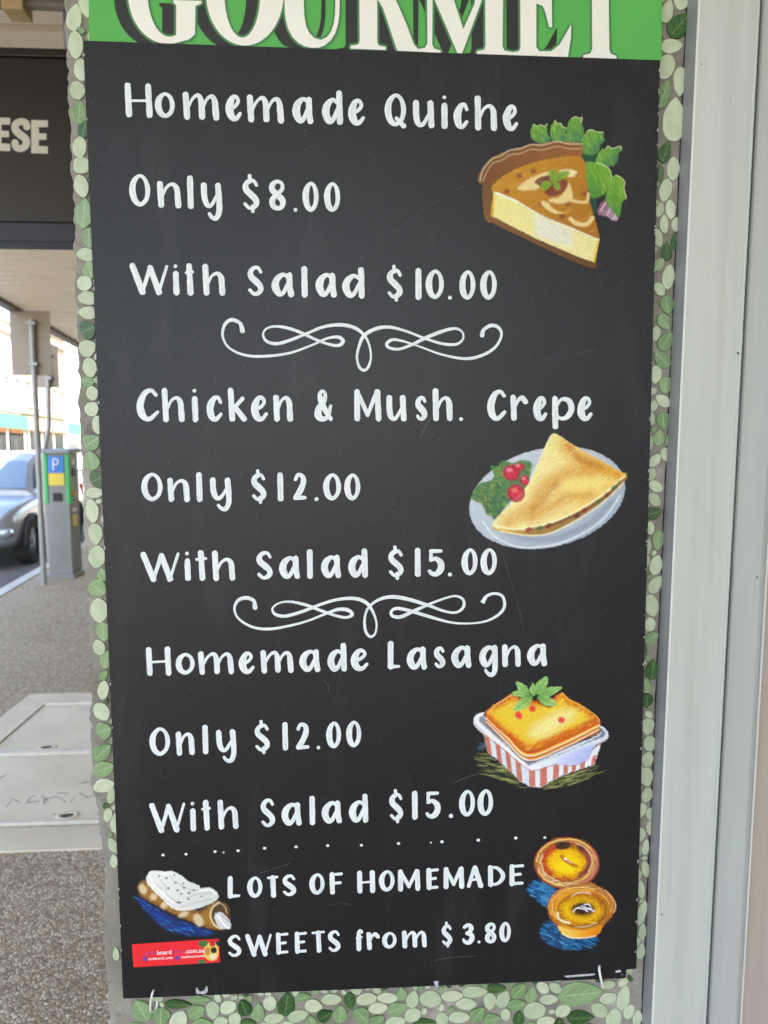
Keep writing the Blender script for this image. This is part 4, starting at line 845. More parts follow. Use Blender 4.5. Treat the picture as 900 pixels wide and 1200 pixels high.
for pts in ([(230, 1157), (231.5, 1158), (233, 1161), (236, 1162), (239.5, 1160), (242, 1155), (243.2, 1157), (243.5, 1161), (242, 1164), (239, 1165.5), (235, 1164.5), (231, 1165), (229.5, 1162)], [(661, 1143.6), (688, 1141.2), (698, 1141.0), (696, 1143.0), (664, 1145.6)],
            [(508, 1150), (513.5, 1149.5), (514, 1156.5), (511, 1157.5), (509.5, 1154)], [(721, 1137.8), (727, 1136.5), (728, 1139), (722, 1140)]):
    s = Strokes(onwall(BF-.00012)); s.poly(pts); s.out('paint_chip', M['chip'], root, tuple(at(*pts[0], 0)), tri=True)
for (x, y_) in ((139, 1153), (733, 1142)):
    s = Strokes(onwall(BF-.00012)); s.dot(x+5 if x < 400 else x-4, y_, 1.8); s.out('screw_hole', M['dark_hole'], root, tuple(at(x, y_, 0)))
# worn pale nicks along both edges
for i in range(46):
    yy = rnd.uniform(60, 1130); right = rnd.random() < .65
    xx = (774+(745-774)*(yy-70)/1070-.9) if right else (97+(144-97)*(yy-47)/1124+.9)
    s = Strokes(onwall(BF-.0001)); l_ = rnd.uniform(.8, 3.4); s.stroke([(xx, yy), (xx+vdir(xx)*l_, yy+l_)], rnd.uniform(.5, 1.3), step=.8, wob=.4); s.out('edge_nick', M['chip'], root, tuple(at(xx, yy, 0)))
# ------------------------------------------------------------------ pastel drawings on the board
class Canvas:
    """a small chalk drawing: pigment and coverage worked out on a fine grid, which then becomes the drawing's mesh"""
    def __init__(s, org, span, res=1.25):
        s.org = org; s.k = 900./span[0]; s.w, s.h = span; s.nx = int(span[0]*res)+1; s.ny = int(span[1]*res)+1
        xs = np.linspace(0, span[0]*s.k, s.nx); ys = np.linspace(0, span[1]*s.k, s.ny); s.X, s.Y = np.meshgrid(xs, ys)
        s.rgb = np.zeros((s.ny, s.nx, 3)); s.a = np.zeros((s.ny, s.nx)); s.px = xs[1]-xs[0]
        s.tooth = nrs.rand(s.ny, s.nx); q = nrs.rand(s.ny, s.nx); s.soft = (q+np.roll(q, 1, 0)+np.roll(q, 1, 1)+np.roll(q, -1, 0)+np.roll(q, -1, 1))/5.
    def comp(s, cov, col, sl):
        col = np.asarray(col, float)
        if col.ndim == 1: col = lin(col)[None, None, :]*np.ones(cov.shape+(1,))
        A = s.a[sl]; na = cov+A*(1-cov); w_ = np.where(na > 1e-6, cov/np.maximum(na, 1e-6), 0)
        s.rgb[sl] = s.rgb[sl]*(1-w_[..., None])+col*w_[..., None]; s.a[sl] = na
    def sl(s, x0, y0, x1, y1, pad=4):
        i0 = max(0, int((x0-pad)/s.px)); i1 = min(s.nx, int((x1+pad)/s.px)+2); j0 = max(0, int((y0-pad)/s.px)); j1 = min(s.ny, int((y1+pad)/s.px)+2); return (slice(j0, max(j0, j1)), slice(i0, max(i0, i1)))
    def dist(s, P, sl):
        X, Y = s.X[sl], s.Y[sl]; ins = np.zeros(X.shape, bool); D = np.full(X.shape, 1e9); n = len(P)
        for i in range(n):
            x0, y0 = P[i]; x1, y1 = P[(i+1) % n]; dx, dy = x1-x0, y1-y0; L = dx*dx+dy*dy+1e-9
            t = np.clip(((X-x0)*dx+(Y-y0)*dy)/L, 0, 1); D = np.minimum(D, np.hypot(X-x0-t*dx, Y-y0-t*dy))
            if y0 != y1:
                c = ((y0 > Y) != (y1 > Y)) & (X < (x1-x0)*(Y-y0)/(y1-y0)+x0); ins ^= c
        return np.where(ins, D, -D)
    def poly(s, pts, col, smooth=True, soft=3., alpha=1., grain=.15, clip=None):
        P = np.asarray(pts, float)
        if smooth:
            q = [(p[0], p[1], 1) for p in pts]; P = ribbon_pts(q+[q[0]], True, 9.)[:-1, :2]
        sl = s.sl(P[:, 0].min(), P[:, 1].min(), P[:, 0].max(), P[:, 1].max(), soft*2)
        if s.X[sl].size == 0: return
        D = s.dist(P, sl)+(s.soft[sl]-.5)*11*min(1., s.px/5.)*1.4; cov = np.clip(.5+D/(2*soft), 0, 1)*alpha*(1-grain*s.tooth[sl])
        if clip is not None: cov = cov*clip[sl]
        s.comp(cov, col(s.X[sl], s.Y[sl], D, s.soft[sl]) if callable(col) else col, sl); return
    def mask(s, pts, smooth=True):
        m = np.zeros((s.ny, s.nx)); P = np.asarray(pts, float)
        if smooth: q = [(p[0], p[1], 1) for p in pts]; P = ribbon_pts(q+[q[0]], True, 9.)[:-1, :2]
        sl = s.sl(P[:, 0].min(), P[:, 1].min(), P[:, 0].max(), P[:, 1].max()); m[sl] = np.clip(.5+s.dist(P, sl)/6., 0, 1); return m
    def ell(s, cx, cy, rx, ry, col, rot=0, **kw):
        t = np.linspace(0, 2*np.pi, 40, endpoint=False); c, q = math.cos(R(rot)), math.sin(R(rot))
        pts = [(cx+rx*math.cos(a)*c-ry*math.sin(a)*q, cy+rx*math.cos(a)*q+ry*math.sin(a)*c) for a in t]
        s.poly(pts, col, smooth=False, **kw); return pts
    def stroke(s, pts, wd, col, alpha=.95, grain=.35, clip=None, soft=2.5, smooth=True):
        Q = ribbon_pts([(p[0], p[1], p[2] if len(p) > 2 else 1.) for p in pts], False, 6., not smooth)
        sl = s.sl(Q[:, 0].min(), Q[:, 1].min(), Q[:, 0].max(), Q[:, 1].max(), wd*1.5+soft)
        if s.X[sl].size == 0: return
        X, Y = s.X[sl], s.Y[sl]; D = np.full(X.shape, -1e9)
        for a, b in zip(Q[:-1], Q[1:]):
            dx, dy = b[0]-a[0], b[1]-a[1]; L = dx*dx+dy*dy+1e-9; t = np.clip(((X-a[0])*dx+(Y-a[1])*dy)/L, 0, 1)
            D = np.maximum(D, (a[2]+(b[2]-a[2])*t)*wd/2-np.hypot(X-a[0]-t*dx, Y-a[1]-t*dy))
        cov = np.clip(.5+D/(2*soft), 0, 1)*alpha*(1-grain*s.tooth[sl])
        if clip is not None: cov = cov*clip[sl]
        s.comp(cov, col, sl)
    def hatch(s, pts, cols, ang, n, ln, wd, alpha=.6, smooth=True, spill=0.):
        """loose pencil strokes at one angle inside an outline"""
        P = np.asarray(pts, float); m = s.mask(pts, smooth); x0, y0, x1, y1 = P[:, 0].min(), P[:, 1].min(), P[:, 0].max(), P[:, 1].max()
        clip = None if spill else m
        for _ in range(n):
            x = rnd.uniform(x0, x1); y_ = rnd.uniform(y0, y1); i = min(s.nx-1, max(0, int(x/s.px))); j = min(s.ny-1, max(0, int(y_/s.px)))
            if m[j, i] < .5: continue
            a = R(ang+rnd.uniform(-9, 9)); l_ = ln*rnd.uniform(.5, 1.2)/2; dx, dy = math.cos(a)*l_, math.sin(a)*l_
            c = cols[rnd.randrange(len(cols))]
            s.stroke([(x-dx, y_-dy, .6), (x+rnd.uniform(-3, 3), y_+rnd.uniform(-3, 3), 1), (x+dx, y_+dy, .5)], wd*rnd.uniform(.6, 1.3), c, alpha*rnd.uniform(.6, 1), .5, clip, 2.)
    def out(s, name, label):
        al = s.a*(.93+.07*s.soft); use = s.a > .03
        keep = use[:-1, :-1] | use[1:, :-1] | use[:-1, 1:] | use[1:, 1:]
        need = np.zeros_like(use); need[:-1, :-1] |= keep; need[1:, :-1] |= keep; need[:-1, 1:] |= keep; need[1:, 1:] |= keep
        idx = -np.ones(use.shape, int); idx[need] = np.arange(need.sum()); jj, ii = np.nonzero(need)
        px = s.org[0]+s.X[jj, ii]/s.k; py = s.org[1]+s.Y[jj, ii]/s.k
        d = FW[None]+RT[None]*((px-450)/FPX)[:, None]-UP[None]*((py-600)/FPX)[:, None]
        Yp = BF-.00025; P = CAM[None]+d*((Yp-CAM[1])/d[:, 1])[:, None]
        kj, ki = np.nonzero(keep); F = np.stack([idx[kj, ki], idx[kj+1, ki], idx[kj+1, ki+1], idx[kj, ki+1]], 1)
        o = mk(name, P, F.tolist(), M['art'], root, tuple(at(s.org[0]+s.w/2, s.org[1]+s.h/2, 0)))
        rg = s.rgb*(.80+.26*s.tooth[..., None]+.16*s.soft[..., None]); ca = o.data.color_attributes.new('Pigment', 'FLOAT_COLOR', 'POINT')
        rg = rg*1.12; lum = rg.mean(-1, keepdims=True); rg = lum+(rg-lum)*1.12; ca.data.foreach_set('color', np.concatenate([np.clip(rg, 0, .92)[jj, ii], np.clip(al, 0, 1)[jj, ii][:, None]], 1).astype(np.float32).ravel())
        o['label'] = label; return o
def grad(c0, c1, p0, p1, jit=.25):
    c0, c1 = lin(c0), lin(c1); dx, dy = p1[0]-p0[0], p1[1]-p0[1]; L = dx*dx+dy*dy
    def f(X, Y, D, N): t = np.clip(((X-p0[0])*dx+(Y-p0[1])*dy)/L+jit*(N-.5)*2, 0, 1)[..., None]; return c0*(1-t)+c1*t
    return f
def rim(c_edge, c_mid, wd, jit=.3):
    c0, c1 = lin(c_edge), lin(c_mid)
    def f(X, Y, D, N): t = np.clip(D/wd+jit*(N-.5)*2, 0, 1)[..., None]; return c0*(1-t)+c1*t
    return f
LG, MG, DG, TG = (150, 190, 70), (105, 155, 55), (35, 85, 45), (40, 100, 80)
# --- quiche
c = Canvas((545, 120), (210, 210))
c.poly([(572, 262), (655, 262), (665, 300), (690, 320), (660, 450), (660, 545), (635, 548), (600, 350)], grad((30, 70, 45), (25, 60, 50), (570, 260), (660, 550)))
leaves = [[(330, 140), (345, 110), (362, 120), (380, 113), (398, 120), (412, 108), (414, 150), (432, 190), (410, 208), (360, 200), (335, 180)],
          [(430, 120), (440, 108), (452, 90), (465, 108), (478, 104), (490, 122), (508, 130), (504, 150), (512, 165), (490, 198), (440, 195), (428, 160)],
          [(520, 100), (535, 82), (555, 72), (572, 80), (588, 75), (584, 100), (597, 150), (580, 198), (505, 202), (510, 150)],
          [(585, 190), (598, 160), (612, 150), (620, 140), (640, 138), (660, 148), (695, 150), (694, 175), (702, 190), (680, 215), (665, 258), (600, 260), (580, 220)],
          [(668, 262), (690, 232), (705, 238), (718, 220), (740, 232), (780, 220), (785, 240), (768, 262), (770, 285), (745, 320), (690, 315), (655, 300)],
          [(600, 310), (660, 302), (720, 330), (736, 380), (725, 420), (700, 460), (640, 480), (615, 420)],
          [(735, 385), (760, 365), (785, 380), (802, 400), (798, 430), (810, 480), (790, 500), (775, 575), (745, 550), (705, 490)]]
c.poly([(690, 495), (718, 500), (770, 580), (745, 594), (715, 575), (665, 555)], grad((120, 60, 90), (170, 150, 165), (680, 500), (760, 590)))
for q in ([(680, 545), (705, 505)], [(715, 565), (735, 520)], [(745, 585), (760, 560)]): c.stroke(q, 9, (205, 190, 205), .8)
for i, lf in enumerate(leaves):
    x = [p[0] for p in lf]; y_ = [p[1] for p in lf]; p0, p1 = (min(x), min(y_)), (max(x), max(y_))
    c.poly(lf, grad((120, 165, 60), TG if i < 5 else (60, 120, 50), (p0[0], p0[1]) if i not in (5, 6) else (p1[0], p0[1]), p1 if i not in (5, 6) else (p0[0], p1[1]), .3))
    c.hatch(lf, [LG, MG, (170, 205, 95), DG], 65 if i > 2 else 80, 46, 34, 5, .5)
    c.stroke(lf[len(lf)//6:len(lf)//2+1], 5, (215, 228, 175), .75, .5)
    c.stroke([((p0[0]+p1[0])/2, p0[1]+12), ((p0[0]+p1[0])/2-6, p1[1]-14)], 4, (70, 120, 50), .6)
c.poly([(60, 385), (85, 330), (130, 280), (220, 240), (330, 215), (460, 198), (580, 208), (588, 262), (560, 290), (400, 300), (270, 345), (170, 400), (135, 440), (105, 425), (70, 405)], grad((110, 72, 38), (140, 92, 52), (60, 400), (580, 210)))
c.poly([(88, 415), (140, 425), (152, 470), (150, 590), (100, 582)], grad((100, 68, 38), (125, 88, 48), (90, 420), (150, 590)))
top = [(152, 455), (135, 425), (180, 378), (270, 328), (400, 288), (582, 275), (610, 400), (632, 520), (665, 630), (674, 692), (640, 682), (400, 572), (250, 492)]
c.poly(top, grad((185, 135, 55), (160, 108, 38), (200, 330), (600, 640), .4))
c.hatch(top, [(205, 155, 70), (140, 92, 34), (180, 128, 50), (210, 170, 95)], -20, 170, 46, 6, .45)
front = [(145, 450), (250, 492), (400, 582), (672, 692), (645, 806), (560, 772), (350, 682), (138, 575)]
c.poly(front, grad((232, 220, 150), (226, 216, 160), (140, 500), (660, 750)), False)
c.poly([(345, 560), (400, 582), (545, 640), (535, 730), (350, 668)], (212, 214, 205), False, 14, .85)
c.hatch(front, [(240, 232, 180), (215, 200, 130), (235, 215, 110), (222, 222, 205)], 75, 190, 40, 6, .4, False)
c.stroke([(150, 470), (140, 520), (135, 570)], 16, (215, 180, 60), .7); c.stroke([(668, 690), (655, 760), (648, 800)], 14, (225, 190, 60), .8)
c.stroke([(150, 452), (260, 498), (400, 578), (540, 635), (670, 690)], 8, (238, 234, 205), .9); c.stroke([(160, 455), (265, 500)], 11, (238, 238, 225), .9)
c.poly([(105, 578), (140, 574), (350, 684), (560, 774), (655, 806), (642, 834), (500, 780), (300, 685), (150, 612)], grad((120, 82, 42), (92, 60, 30), (100, 580), (640, 830)))
for off, col, a in ((0, (205, 190, 160), .8), (13, (95, 60, 34), .7), (24, (190, 168, 130), .7)):
    c.stroke([(75+off*.6, 395), (90+off*.5, 340+off), (135, 285+off), (180, 268+off), (225, 240+off), (280, 232+off), (330, 212+off), (390, 214+off), (460, 197+off), (520, 208+off), (580, 208+off)], 7, col, a)
for (x, y_, r_) in ((272, 368, 15), (342, 345, 14), (210, 448, 15), (380, 508, 10), (515, 510, 12), (488, 572, 15), (555, 365, 12), (598, 460, 12)): c.ell(x, y_, r_, r_*.85, (120, 60, 38), soft=5, alpha=.9)
CR = (222, 205, 150)
c.poly([(262, 430), (320, 385), (400, 352), (450, 350), (400, 390), (360, 435), (290, 442)], CR, soft=6, alpha=.9); c.poly([(470, 345), (520, 335), (562, 350), (545, 372), (500, 370)], (225, 212, 165), soft=5)
c.poly([(420, 490), (480, 470), (520, 405), (540, 470), (520, 500), (460, 508)], CR, soft=6, alpha=.9); c.poly([(380, 500), (410, 500), (450, 540), (495, 555), (450, 558), (400, 530)], CR, soft=5, alpha=.9)
c.stroke([(535, 492), (570, 500), (610, 498), (620, 460)], 16, CR, .85); c.stroke([(530, 585), (560, 608), (610, 612), (640, 580)], 22, (225, 208, 155), .9); c.stroke([(545, 588), (580, 592), (620, 570), (628, 545)], 8, (190, 140, 60), .8)
c.poly([(350, 400), (390, 372), (440, 365), (500, 385), (516, 410), (500, 445), (450, 470), (410, 462), (390, 430)], grad((95, 40, 40), (125, 55, 45), (350, 380), (510, 460)))
for lf in ([(435, 405), (420, 350), (445, 335), (455, 370)], [(445, 390), (470, 350), (520, 345), (520, 365), (480, 392)], [(435, 405), (395, 395), (380, 430), (405, 440)], [(440, 400), (475, 405), (475, 440), (450, 430)]):
    c.poly(lf, (115, 150, 55), soft=4); c.stroke([lf[0], lf[2]], 4, (75, 115, 40), .7)
c.out('quiche_drawing', 'pastel drawing of a quiche slice with parsley')
# --- crepe
c = Canvas((540, 490), (210, 170))
pl = c.ell(434, 400, 398, 248, grad((205, 212, 218), (165, 176, 188), (150, 200), (500, 650), .3), rot=-13, grain=.25)
c.hatch(pl, [(225, 230, 235), (190, 200, 210), (130, 140, 155)], -14, 300, 80, 5, .45, False)
c.ell(440, 398, 330, 190, (170, 180, 192), rot=-13, soft=14, alpha=.5); c.stroke([(110, 520), (180, 600), (320, 650), (520, 620), (700, 520), (800, 390)], 10, (228, 232, 238), .7)
c.stroke([(200, 560), (330, 605), (480, 600), (640, 530), (760, 420)], 26, (120, 130, 148), .55, soft=10)
let = [(52, 392), (75, 350), (100, 325), (150, 312), (165, 285), (148, 240), (185, 238), (215, 212), (260, 225), (300, 212), (355, 222), (352, 262), (330, 345), (240, 425), (178, 508), (150, 490), (128, 480), (105, 432), (62, 412)]
c.poly(let, grad((70, 115, 55), (45, 90, 50), (150, 230), (170, 500), .5))
LM = c.mask(let)
for k in range(240):
    x, y_ = rnd.uniform(50, 350), rnd.uniform(215, 505); a = rnd.uniform(0, 6.3); r_ = rnd.uniform(8, 18)
    c.stroke([(x+r_*math.cos(a+t), y_+r_*.8*math.sin(a+t)) for t in (0, .9, 1.8, 2.7)], rnd.uniform(4, 7), rnd.choice([(125, 155, 50), (90, 135, 60), (40, 85, 45), (30, 75, 50), (150, 165, 60), (60, 110, 70)]), .7, .4, LM)
crepe = [(158, 542), (250, 430), (340, 330), (400, 200), (448, 92), (475, 78), (500, 90), (560, 132), (700, 210), (806, 270), (826, 292), (700, 402), (560, 482), (400, 548), (300, 562)]
CM = c.mask(crepe)
c.poly([(158, 545), (300, 560), (500, 508), (700, 398), (826, 290), (820, 322), (700, 432), (560, 522), (430, 582), (330, 590), (200, 572)], grad((200, 160, 70), (150, 110, 45), (300, 540), (330, 590)))
c.poly(crepe, grad((236, 224, 160), (226, 196, 110), (330, 350), (700, 350), .4))
for q, wd in (([(530, 140), (580, 190), (680, 230), (780, 280)], 70), ([(240, 520), (360, 440), (420, 350), (520, 290), (640, 260)], 80), ([(360, 500), (460, 440), (540, 390), (640, 380)], 60)): c.stroke(q, wd, (196, 135, 48), .75, .3, CM, 26)
c.stroke([(545, 140), (600, 205), (700, 245)], 26, (160, 95, 30), .6, .3, CM, 14); c.stroke([(360, 460), (430, 390), (480, 330)], 34, (172, 112, 38), .55, .3, CM, 16); c.stroke([(700, 260), (790, 285)], 30, (205, 140, 30), .7, .3, CM, 12)
c.poly([(510, 330), (560, 300), (680, 300), (760, 300), (680, 350), (560, 370)], (232, 212, 130), soft=20, alpha=.8)
c.hatch(crepe, [(240, 228, 170), (205, 150, 60), (226, 196, 100), (180, 120, 45), (232, 210, 130)], -32, 330, 60, 5, .4)
c.stroke([(170, 540), (300, 556), (500, 506), (690, 400), (822, 292)], 9, (240, 230, 190), .9); c.stroke([(200, 568), (330, 588), (440, 580), (570, 520), (705, 430), (818, 325)], 8, (236, 224, 180), .85)
c.stroke([(330, 560), (440, 542), (560, 495), (650, 445), (740, 385), (800, 318)], 13, (95, 62, 30), .8)
for (x, y_, col) in ((340, 560, (150, 40, 50)), (395, 552, (60, 100, 60)), (440, 540, (110, 40, 40)), (585, 490, (80, 25, 35)), (622, 462, (120, 35, 40)), (690, 420, (60, 95, 55)), (735, 385, (110, 40, 45)), (770, 350, (50, 90, 50))): c.ell(x, y_, 16, 11, col, rot=-30, soft=4, alpha=.9)
c.stroke([(340, 330), (400, 200), (450, 92)], 7, (244, 238, 205), .7)
for (x, y_, rx, ry) in ((255, 275, 44, 40), (292, 246, 30, 20), (278, 378, 45, 45), (322, 313, 24, 25)):
    c.ell(x, y_, rx, ry, rim((150, 25, 50), (205, 55, 85), rx*.8), soft=4); c.ell(x-rx*.25, y_-ry*.35, rx*.35, ry*.25, (235, 150, 160) if ry < 44 else (225, 130, 110), soft=6, alpha=.8)
c.out('crepe_drawing', 'pastel drawing of a folded crepe on a white plate with salad')
# --- lasagna
c = Canvas((540, 780), (190, 160))
for reg in ([(95, 480), (200, 480), (330, 640), (360, 680), (240, 640), (120, 600)], [(450, 672), (480, 640), (770, 545), (780, 590), (640, 650), (500, 682)]):
    c.hatch(reg, [(150, 155, 80), (110, 115, 60), (70, 75, 40), (175, 180, 120)], -14 if reg[0][0] > 200 else 8, 210, 70, 5, .8, False, 1)
c.hatch([(105, 425), (150, 420), (150, 470), (105, 470)], [(90, 110, 130)], -15, 30, 40, 4, .6, False, 1)
lf = [(128, 380), (150, 482), (212, 528), (330, 642), (382, 670), (378, 560), (300, 500), (180, 410)]; rf = [(378, 560), (382, 670), (440, 676), (560, 612), (690, 567), (742, 547), (778, 430), (740, 460), (640, 540), (540, 545), (460, 560)]
for poly_, col in ((lf, (215, 222, 235)), (rf, (228, 232, 242))): c.poly(poly_, col, False)
LFm, RFm = c.mask(lf, False), c.mask(rf, False)
c.hatch(rf, [(160, 165, 205), (230, 234, 245)], 88, 60, 40, 5, .45, False); c.hatch(lf, [(150, 158, 200), (225, 230, 242)], 88, 50, 40, 5, .45, False)
for x, w_ in ((152, 22), (212, 20), (266, 20), (322, 22)): c.stroke([(x-10, 380+(x-150)*.55), (x+8, 500+(x-150)*.95)], w_*1.3, (178, 80, 22), .95, .2, LFm, smooth=False)
for (xa, xb, w_) in ((393, 395, 30), (458, 460, 32), (532, 524, 26), (585, 578, 20), (630, 622, 20), (678, 668, 22), (752, 728, 38)): c.stroke([(xa, 520), (xb, 680)], w_*1.25, (182, 80, 20), .95, .2, RFm, smooth=False)
rimp = [(70, 302), (88, 272), (130, 262), (145, 300), (380, 520), (420, 518), (752, 388), (764, 336), (800, 350), (820, 382), (808, 412), (740, 450), (705, 518), (625, 552), (530, 546), (430, 576), (370, 574), (230, 455), (92, 352)]
c.poly(rimp, grad((242, 245, 248), (212, 220, 235), (300, 440), (600, 560))); c.stroke([(75, 320), (150, 395), (235, 462), (368, 572), (430, 578), (530, 550), (620, 556), (700, 524), (738, 455), (806, 416)], 7, (150, 80, 45), .7)
c.poly([(100, 300), (128, 275), (150, 310), (380, 530), (745, 402), (768, 348), (796, 362), (800, 388), (740, 415), (400, 545), (360, 540), (140, 345)], (75, 72, 92), soft=4, alpha=.85)
c.poly([(520, 545), (560, 500), (640, 470), (738, 440), (728, 480), (690, 530), (610, 552)], grad((205, 210, 235), (165, 170, 215), (560, 480), (650, 560)), soft=6)
c.poly([(138, 270), (140, 305), (370, 515), (384, 534), (768, 376), (774, 306), (740, 325), (392, 440), (200, 320)], grad((150, 70, 40), (190, 110, 45), (380, 530), (380, 440)), False)
 
for off, col, w_ in ((2, (200, 70, 45), 9), (11, (240, 190, 85), 9), (20, (248, 232, 200), 7), (28, (165, 55, 45), 8), (36, (232, 170, 70), 8), (44, (245, 225, 215), 6), (51, (85, 35, 50), 7)):
    c.stroke([(142, 280+off*.8), (250, 378+off), (372, 482+off), (560, 418+off), (768, 318+off*.9)], w_, col, .95, .2, None, 2.)
tp = [(136, 268), (160, 235), (190, 212), (235, 185), (280, 160), (340, 185), (420, 195), (500, 185), (560, 150), (600, 185), (660, 215), (740, 272), (772, 305), (740, 332), (560, 402), (390, 472), (350, 458), (200, 345)]
c.poly(tp, rim((190, 80, 30), (236, 196, 80), 46, .35)); TMk = c.mask(tp)
c.hatch(tp, [(240, 205, 90), (225, 160, 45), (242, 222, 140), (215, 130, 40)], -28, 260, 70, 6, .45)
c.poly([(380, 380), (440, 310), (560, 250), (640, 260), (560, 340), (450, 400)], (240, 226, 165), soft=26, alpha=.75)
for q in ([(150, 285), (250, 370), (350, 440), (400, 455)], [(420, 440), (560, 385), (690, 330), (750, 305)], [(200, 225), (280, 175)], [(690, 320), (750, 300)]): c.stroke(q, 24, (175, 50, 35), .55, .35, TMk, 12)
c.stroke([(150, 262), (195, 218), (280, 165)], 6, (245, 215, 140), .8); c.stroke([(560, 152), (605, 190), (665, 220), (745, 275), (768, 302)], 7, (240, 190, 90), .8)
for (x, y_) in ((398, 240), (320, 272), (558, 302), (330, 290)): c.ell(x, y_, 19 if x != 330 else 10, 18 if x != 330 else 8, (215, 60, 70), soft=4)
c.poly([(420, 190), (520, 200), (500, 235), (440, 215)], (120, 40, 30), soft=6)
for a, b, wd in (((385, 165), (305, 92), 44), ((375, 155), (282, 155), 40), ((405, 170), (398, 98), 36), ((415, 160), (480, 62), 58), ((430, 165), (560, 122), 48), ((425, 175), (535, 220), 52), ((395, 175), (290, 250), 58)):
    ux, uy = b[0]-a[0], b[1]-a[1]; L = math.hypot(ux, uy); nx, ny = -uy/L*wd/2, ux/L*wd/2
    lfp = [a, (a[0]+ux*.35+nx, a[1]+uy*.35+ny), (a[0]+ux*.7+nx*.8, a[1]+uy*.7+ny*.8), b, (a[0]+ux*.7-nx*.8, a[1]+uy*.7-ny*.8), (a[0]+ux*.35-nx, a[1]+uy*.35-ny)]
    c.poly(lfp, grad((105, 155, 75), (160, 200, 125), a, b)); c.hatch(lfp, [(185, 215, 150), (80, 130, 60)], math.degrees(math.atan2(uy, ux)), 26, 40, 4, .5); c.stroke([a, b], 4, (80, 130, 60), .7)
c.out('lasagna_drawing', 'pastel drawing of lasagna in a striped dish')
# --- custard tarts
c = Canvas((600, 970), (140, 160))
BL_ = [(45, 120, 185), (70, 150, 210), (25, 75, 130), (110, 180, 220)]
for reg in ([(118, 475), (180, 395), (260, 420), (330, 470), (300, 560), (250, 592), (180, 540)], [(212, 805), (260, 710), (330, 730), (400, 810), (640, 820), (600, 890), (450, 920), (300, 885)]):
    c.poly(reg, (25, 75, 125), soft=12, alpha=.65, grain=.6); c.hatch(reg, BL_, 22, 330, 50, 5, .8, True, 1)
def ring(cx, cy, rx, ry, t0, t1, jit=.04, n=22): return [(cx+rx*math.cos(t)*(1+rnd.uniform(-jit, jit)), cy+ry*math.sin(t)*(1+rnd.uniform(-jit, jit))) for t in np.linspace(t0, t1, n)]
c.ell(412, 268, 246, 196, rim((150, 60, 40), (205, 160, 90), 60, .4), soft=5)
for i in range(9): c.stroke(ring(412, 266, 205+i*5, 160+i*4.4, rnd.uniform(0, 6), rnd.uniform(7, 10)), rnd.uniform(4, 8), rnd.choice([(225, 190, 130), (150, 85, 45), (235, 205, 150), (180, 110, 50), (110, 45, 45), (190, 120, 130)]), .75)
cus = c.ell(408, 256, 186, 146, rim((150, 30, 35), (235, 185, 30), 80, .4), soft=5)
c.hatch(cus, [(240, 200, 50), (225, 150, 25), (190, 150, 20), (245, 215, 90)], 18, 150, 60, 8, .5, False)
c.stroke(ring(408, 256, 165, 124, 2.3, 4.3), 36, (175, 35, 50), .85, soft=9); c.stroke(ring(408, 256, 170, 128, -.9, .9), 32, (95, 25, 60), .85, soft=8); c.ell(415, 290, 90, 60, (250, 215, 60), soft=26, alpha=.7); c.stroke(ring(408, 256, 150, 120, -1.6, -.5), 20, (120, 40, 40), .6, soft=8)
c.stroke(ring(412, 268, 246, 196, 0, 6.3, .02, 40), 9, (75, 30, 35), .85); c.stroke(ring(412, 266, 228, 180, 3.2, 5.6, .03), 9, (245, 215, 130), .9); c.stroke(ring(412, 266, 226, 178, -.6, .9, .03), 9, (215, 120, 140), .8); c.stroke(ring(412, 266, 222, 172, 1.2, 2.9, .03), 12, (236, 205, 140), .9)
c.stroke(ring(408, 256, 188, 148, 0, 6.3, .02, 40), 9, (110, 30, 35), .75); c.ell(385, 135, 58, 30, (20, 18, 20), rot=-3, soft=6); c.ell(520, 148, 36, 18, (50, 20, 30), rot=15, soft=7, alpha=.8)
c.stroke(ring(408, 256, 190, 150, 1.9, 3.5), 9, (232, 215, 175), .8); c.stroke(ring(410, 256, 192, 150, -1.2, .5), 9, (230, 205, 160), .7)
c.stroke([(375, 215), (400, 245), (440, 270), (485, 292)], 30, (140, 25, 45), .85, soft=7); c.ell(405, 237, 16, 9, (235, 225, 225), rot=20, soft=3); c.ell(438, 260, 13, 7, (230, 205, 205), rot=10, soft=3)
for i in range(8): a = rnd.uniform(1.4, 2.6); c.stroke([(408+195*math.cos(a), 262+155*math.sin(a)), (408+215*math.cos(a+.1), 262+178*math.sin(a+.1))], 7, (210, 200, 170), .7)
c.poly([(268, 600), (280, 540), (360, 460), (470, 425), (600, 415), (645, 440), (700, 465), (760, 520), (786, 590), (760, 660), (690, 740), (640, 810), (540, 832), (430, 828), (380, 800), (340, 740), (285, 680)], rim((150, 85, 40), (215, 150, 60), 50, .4), soft=5)
c.poly([(345, 740), (420, 760), (540, 775), (680, 735), (640, 808), (540, 832), (430, 828), (375, 795)], grad((240, 200, 110), (215, 130, 25), (380, 800), (620, 780))); c.stroke([(380, 800), (440, 826), (540, 830), (630, 815)], 10, (240, 225, 190), .9)
for i in range(9): c.stroke(ring(526, 590, 200+i*7, 128+i*4.5, rnd.uniform(1.5, 4), rnd.uniform(5, 8)), rnd.uniform(4, 9), rnd.choice([(225, 185, 120), (150, 85, 45), (232, 200, 140), (190, 120, 50), (120, 60, 45)]), .75)
cu = c.ell(526, 622, 176, 122, rim((150, 85, 25), (228, 185, 40), 60, .35), soft=5)
c.hatch(cu, [(238, 200, 55), (205, 160, 30), (240, 160, 45), (190, 165, 35)], 12, 150, 60, 8, .5, False)
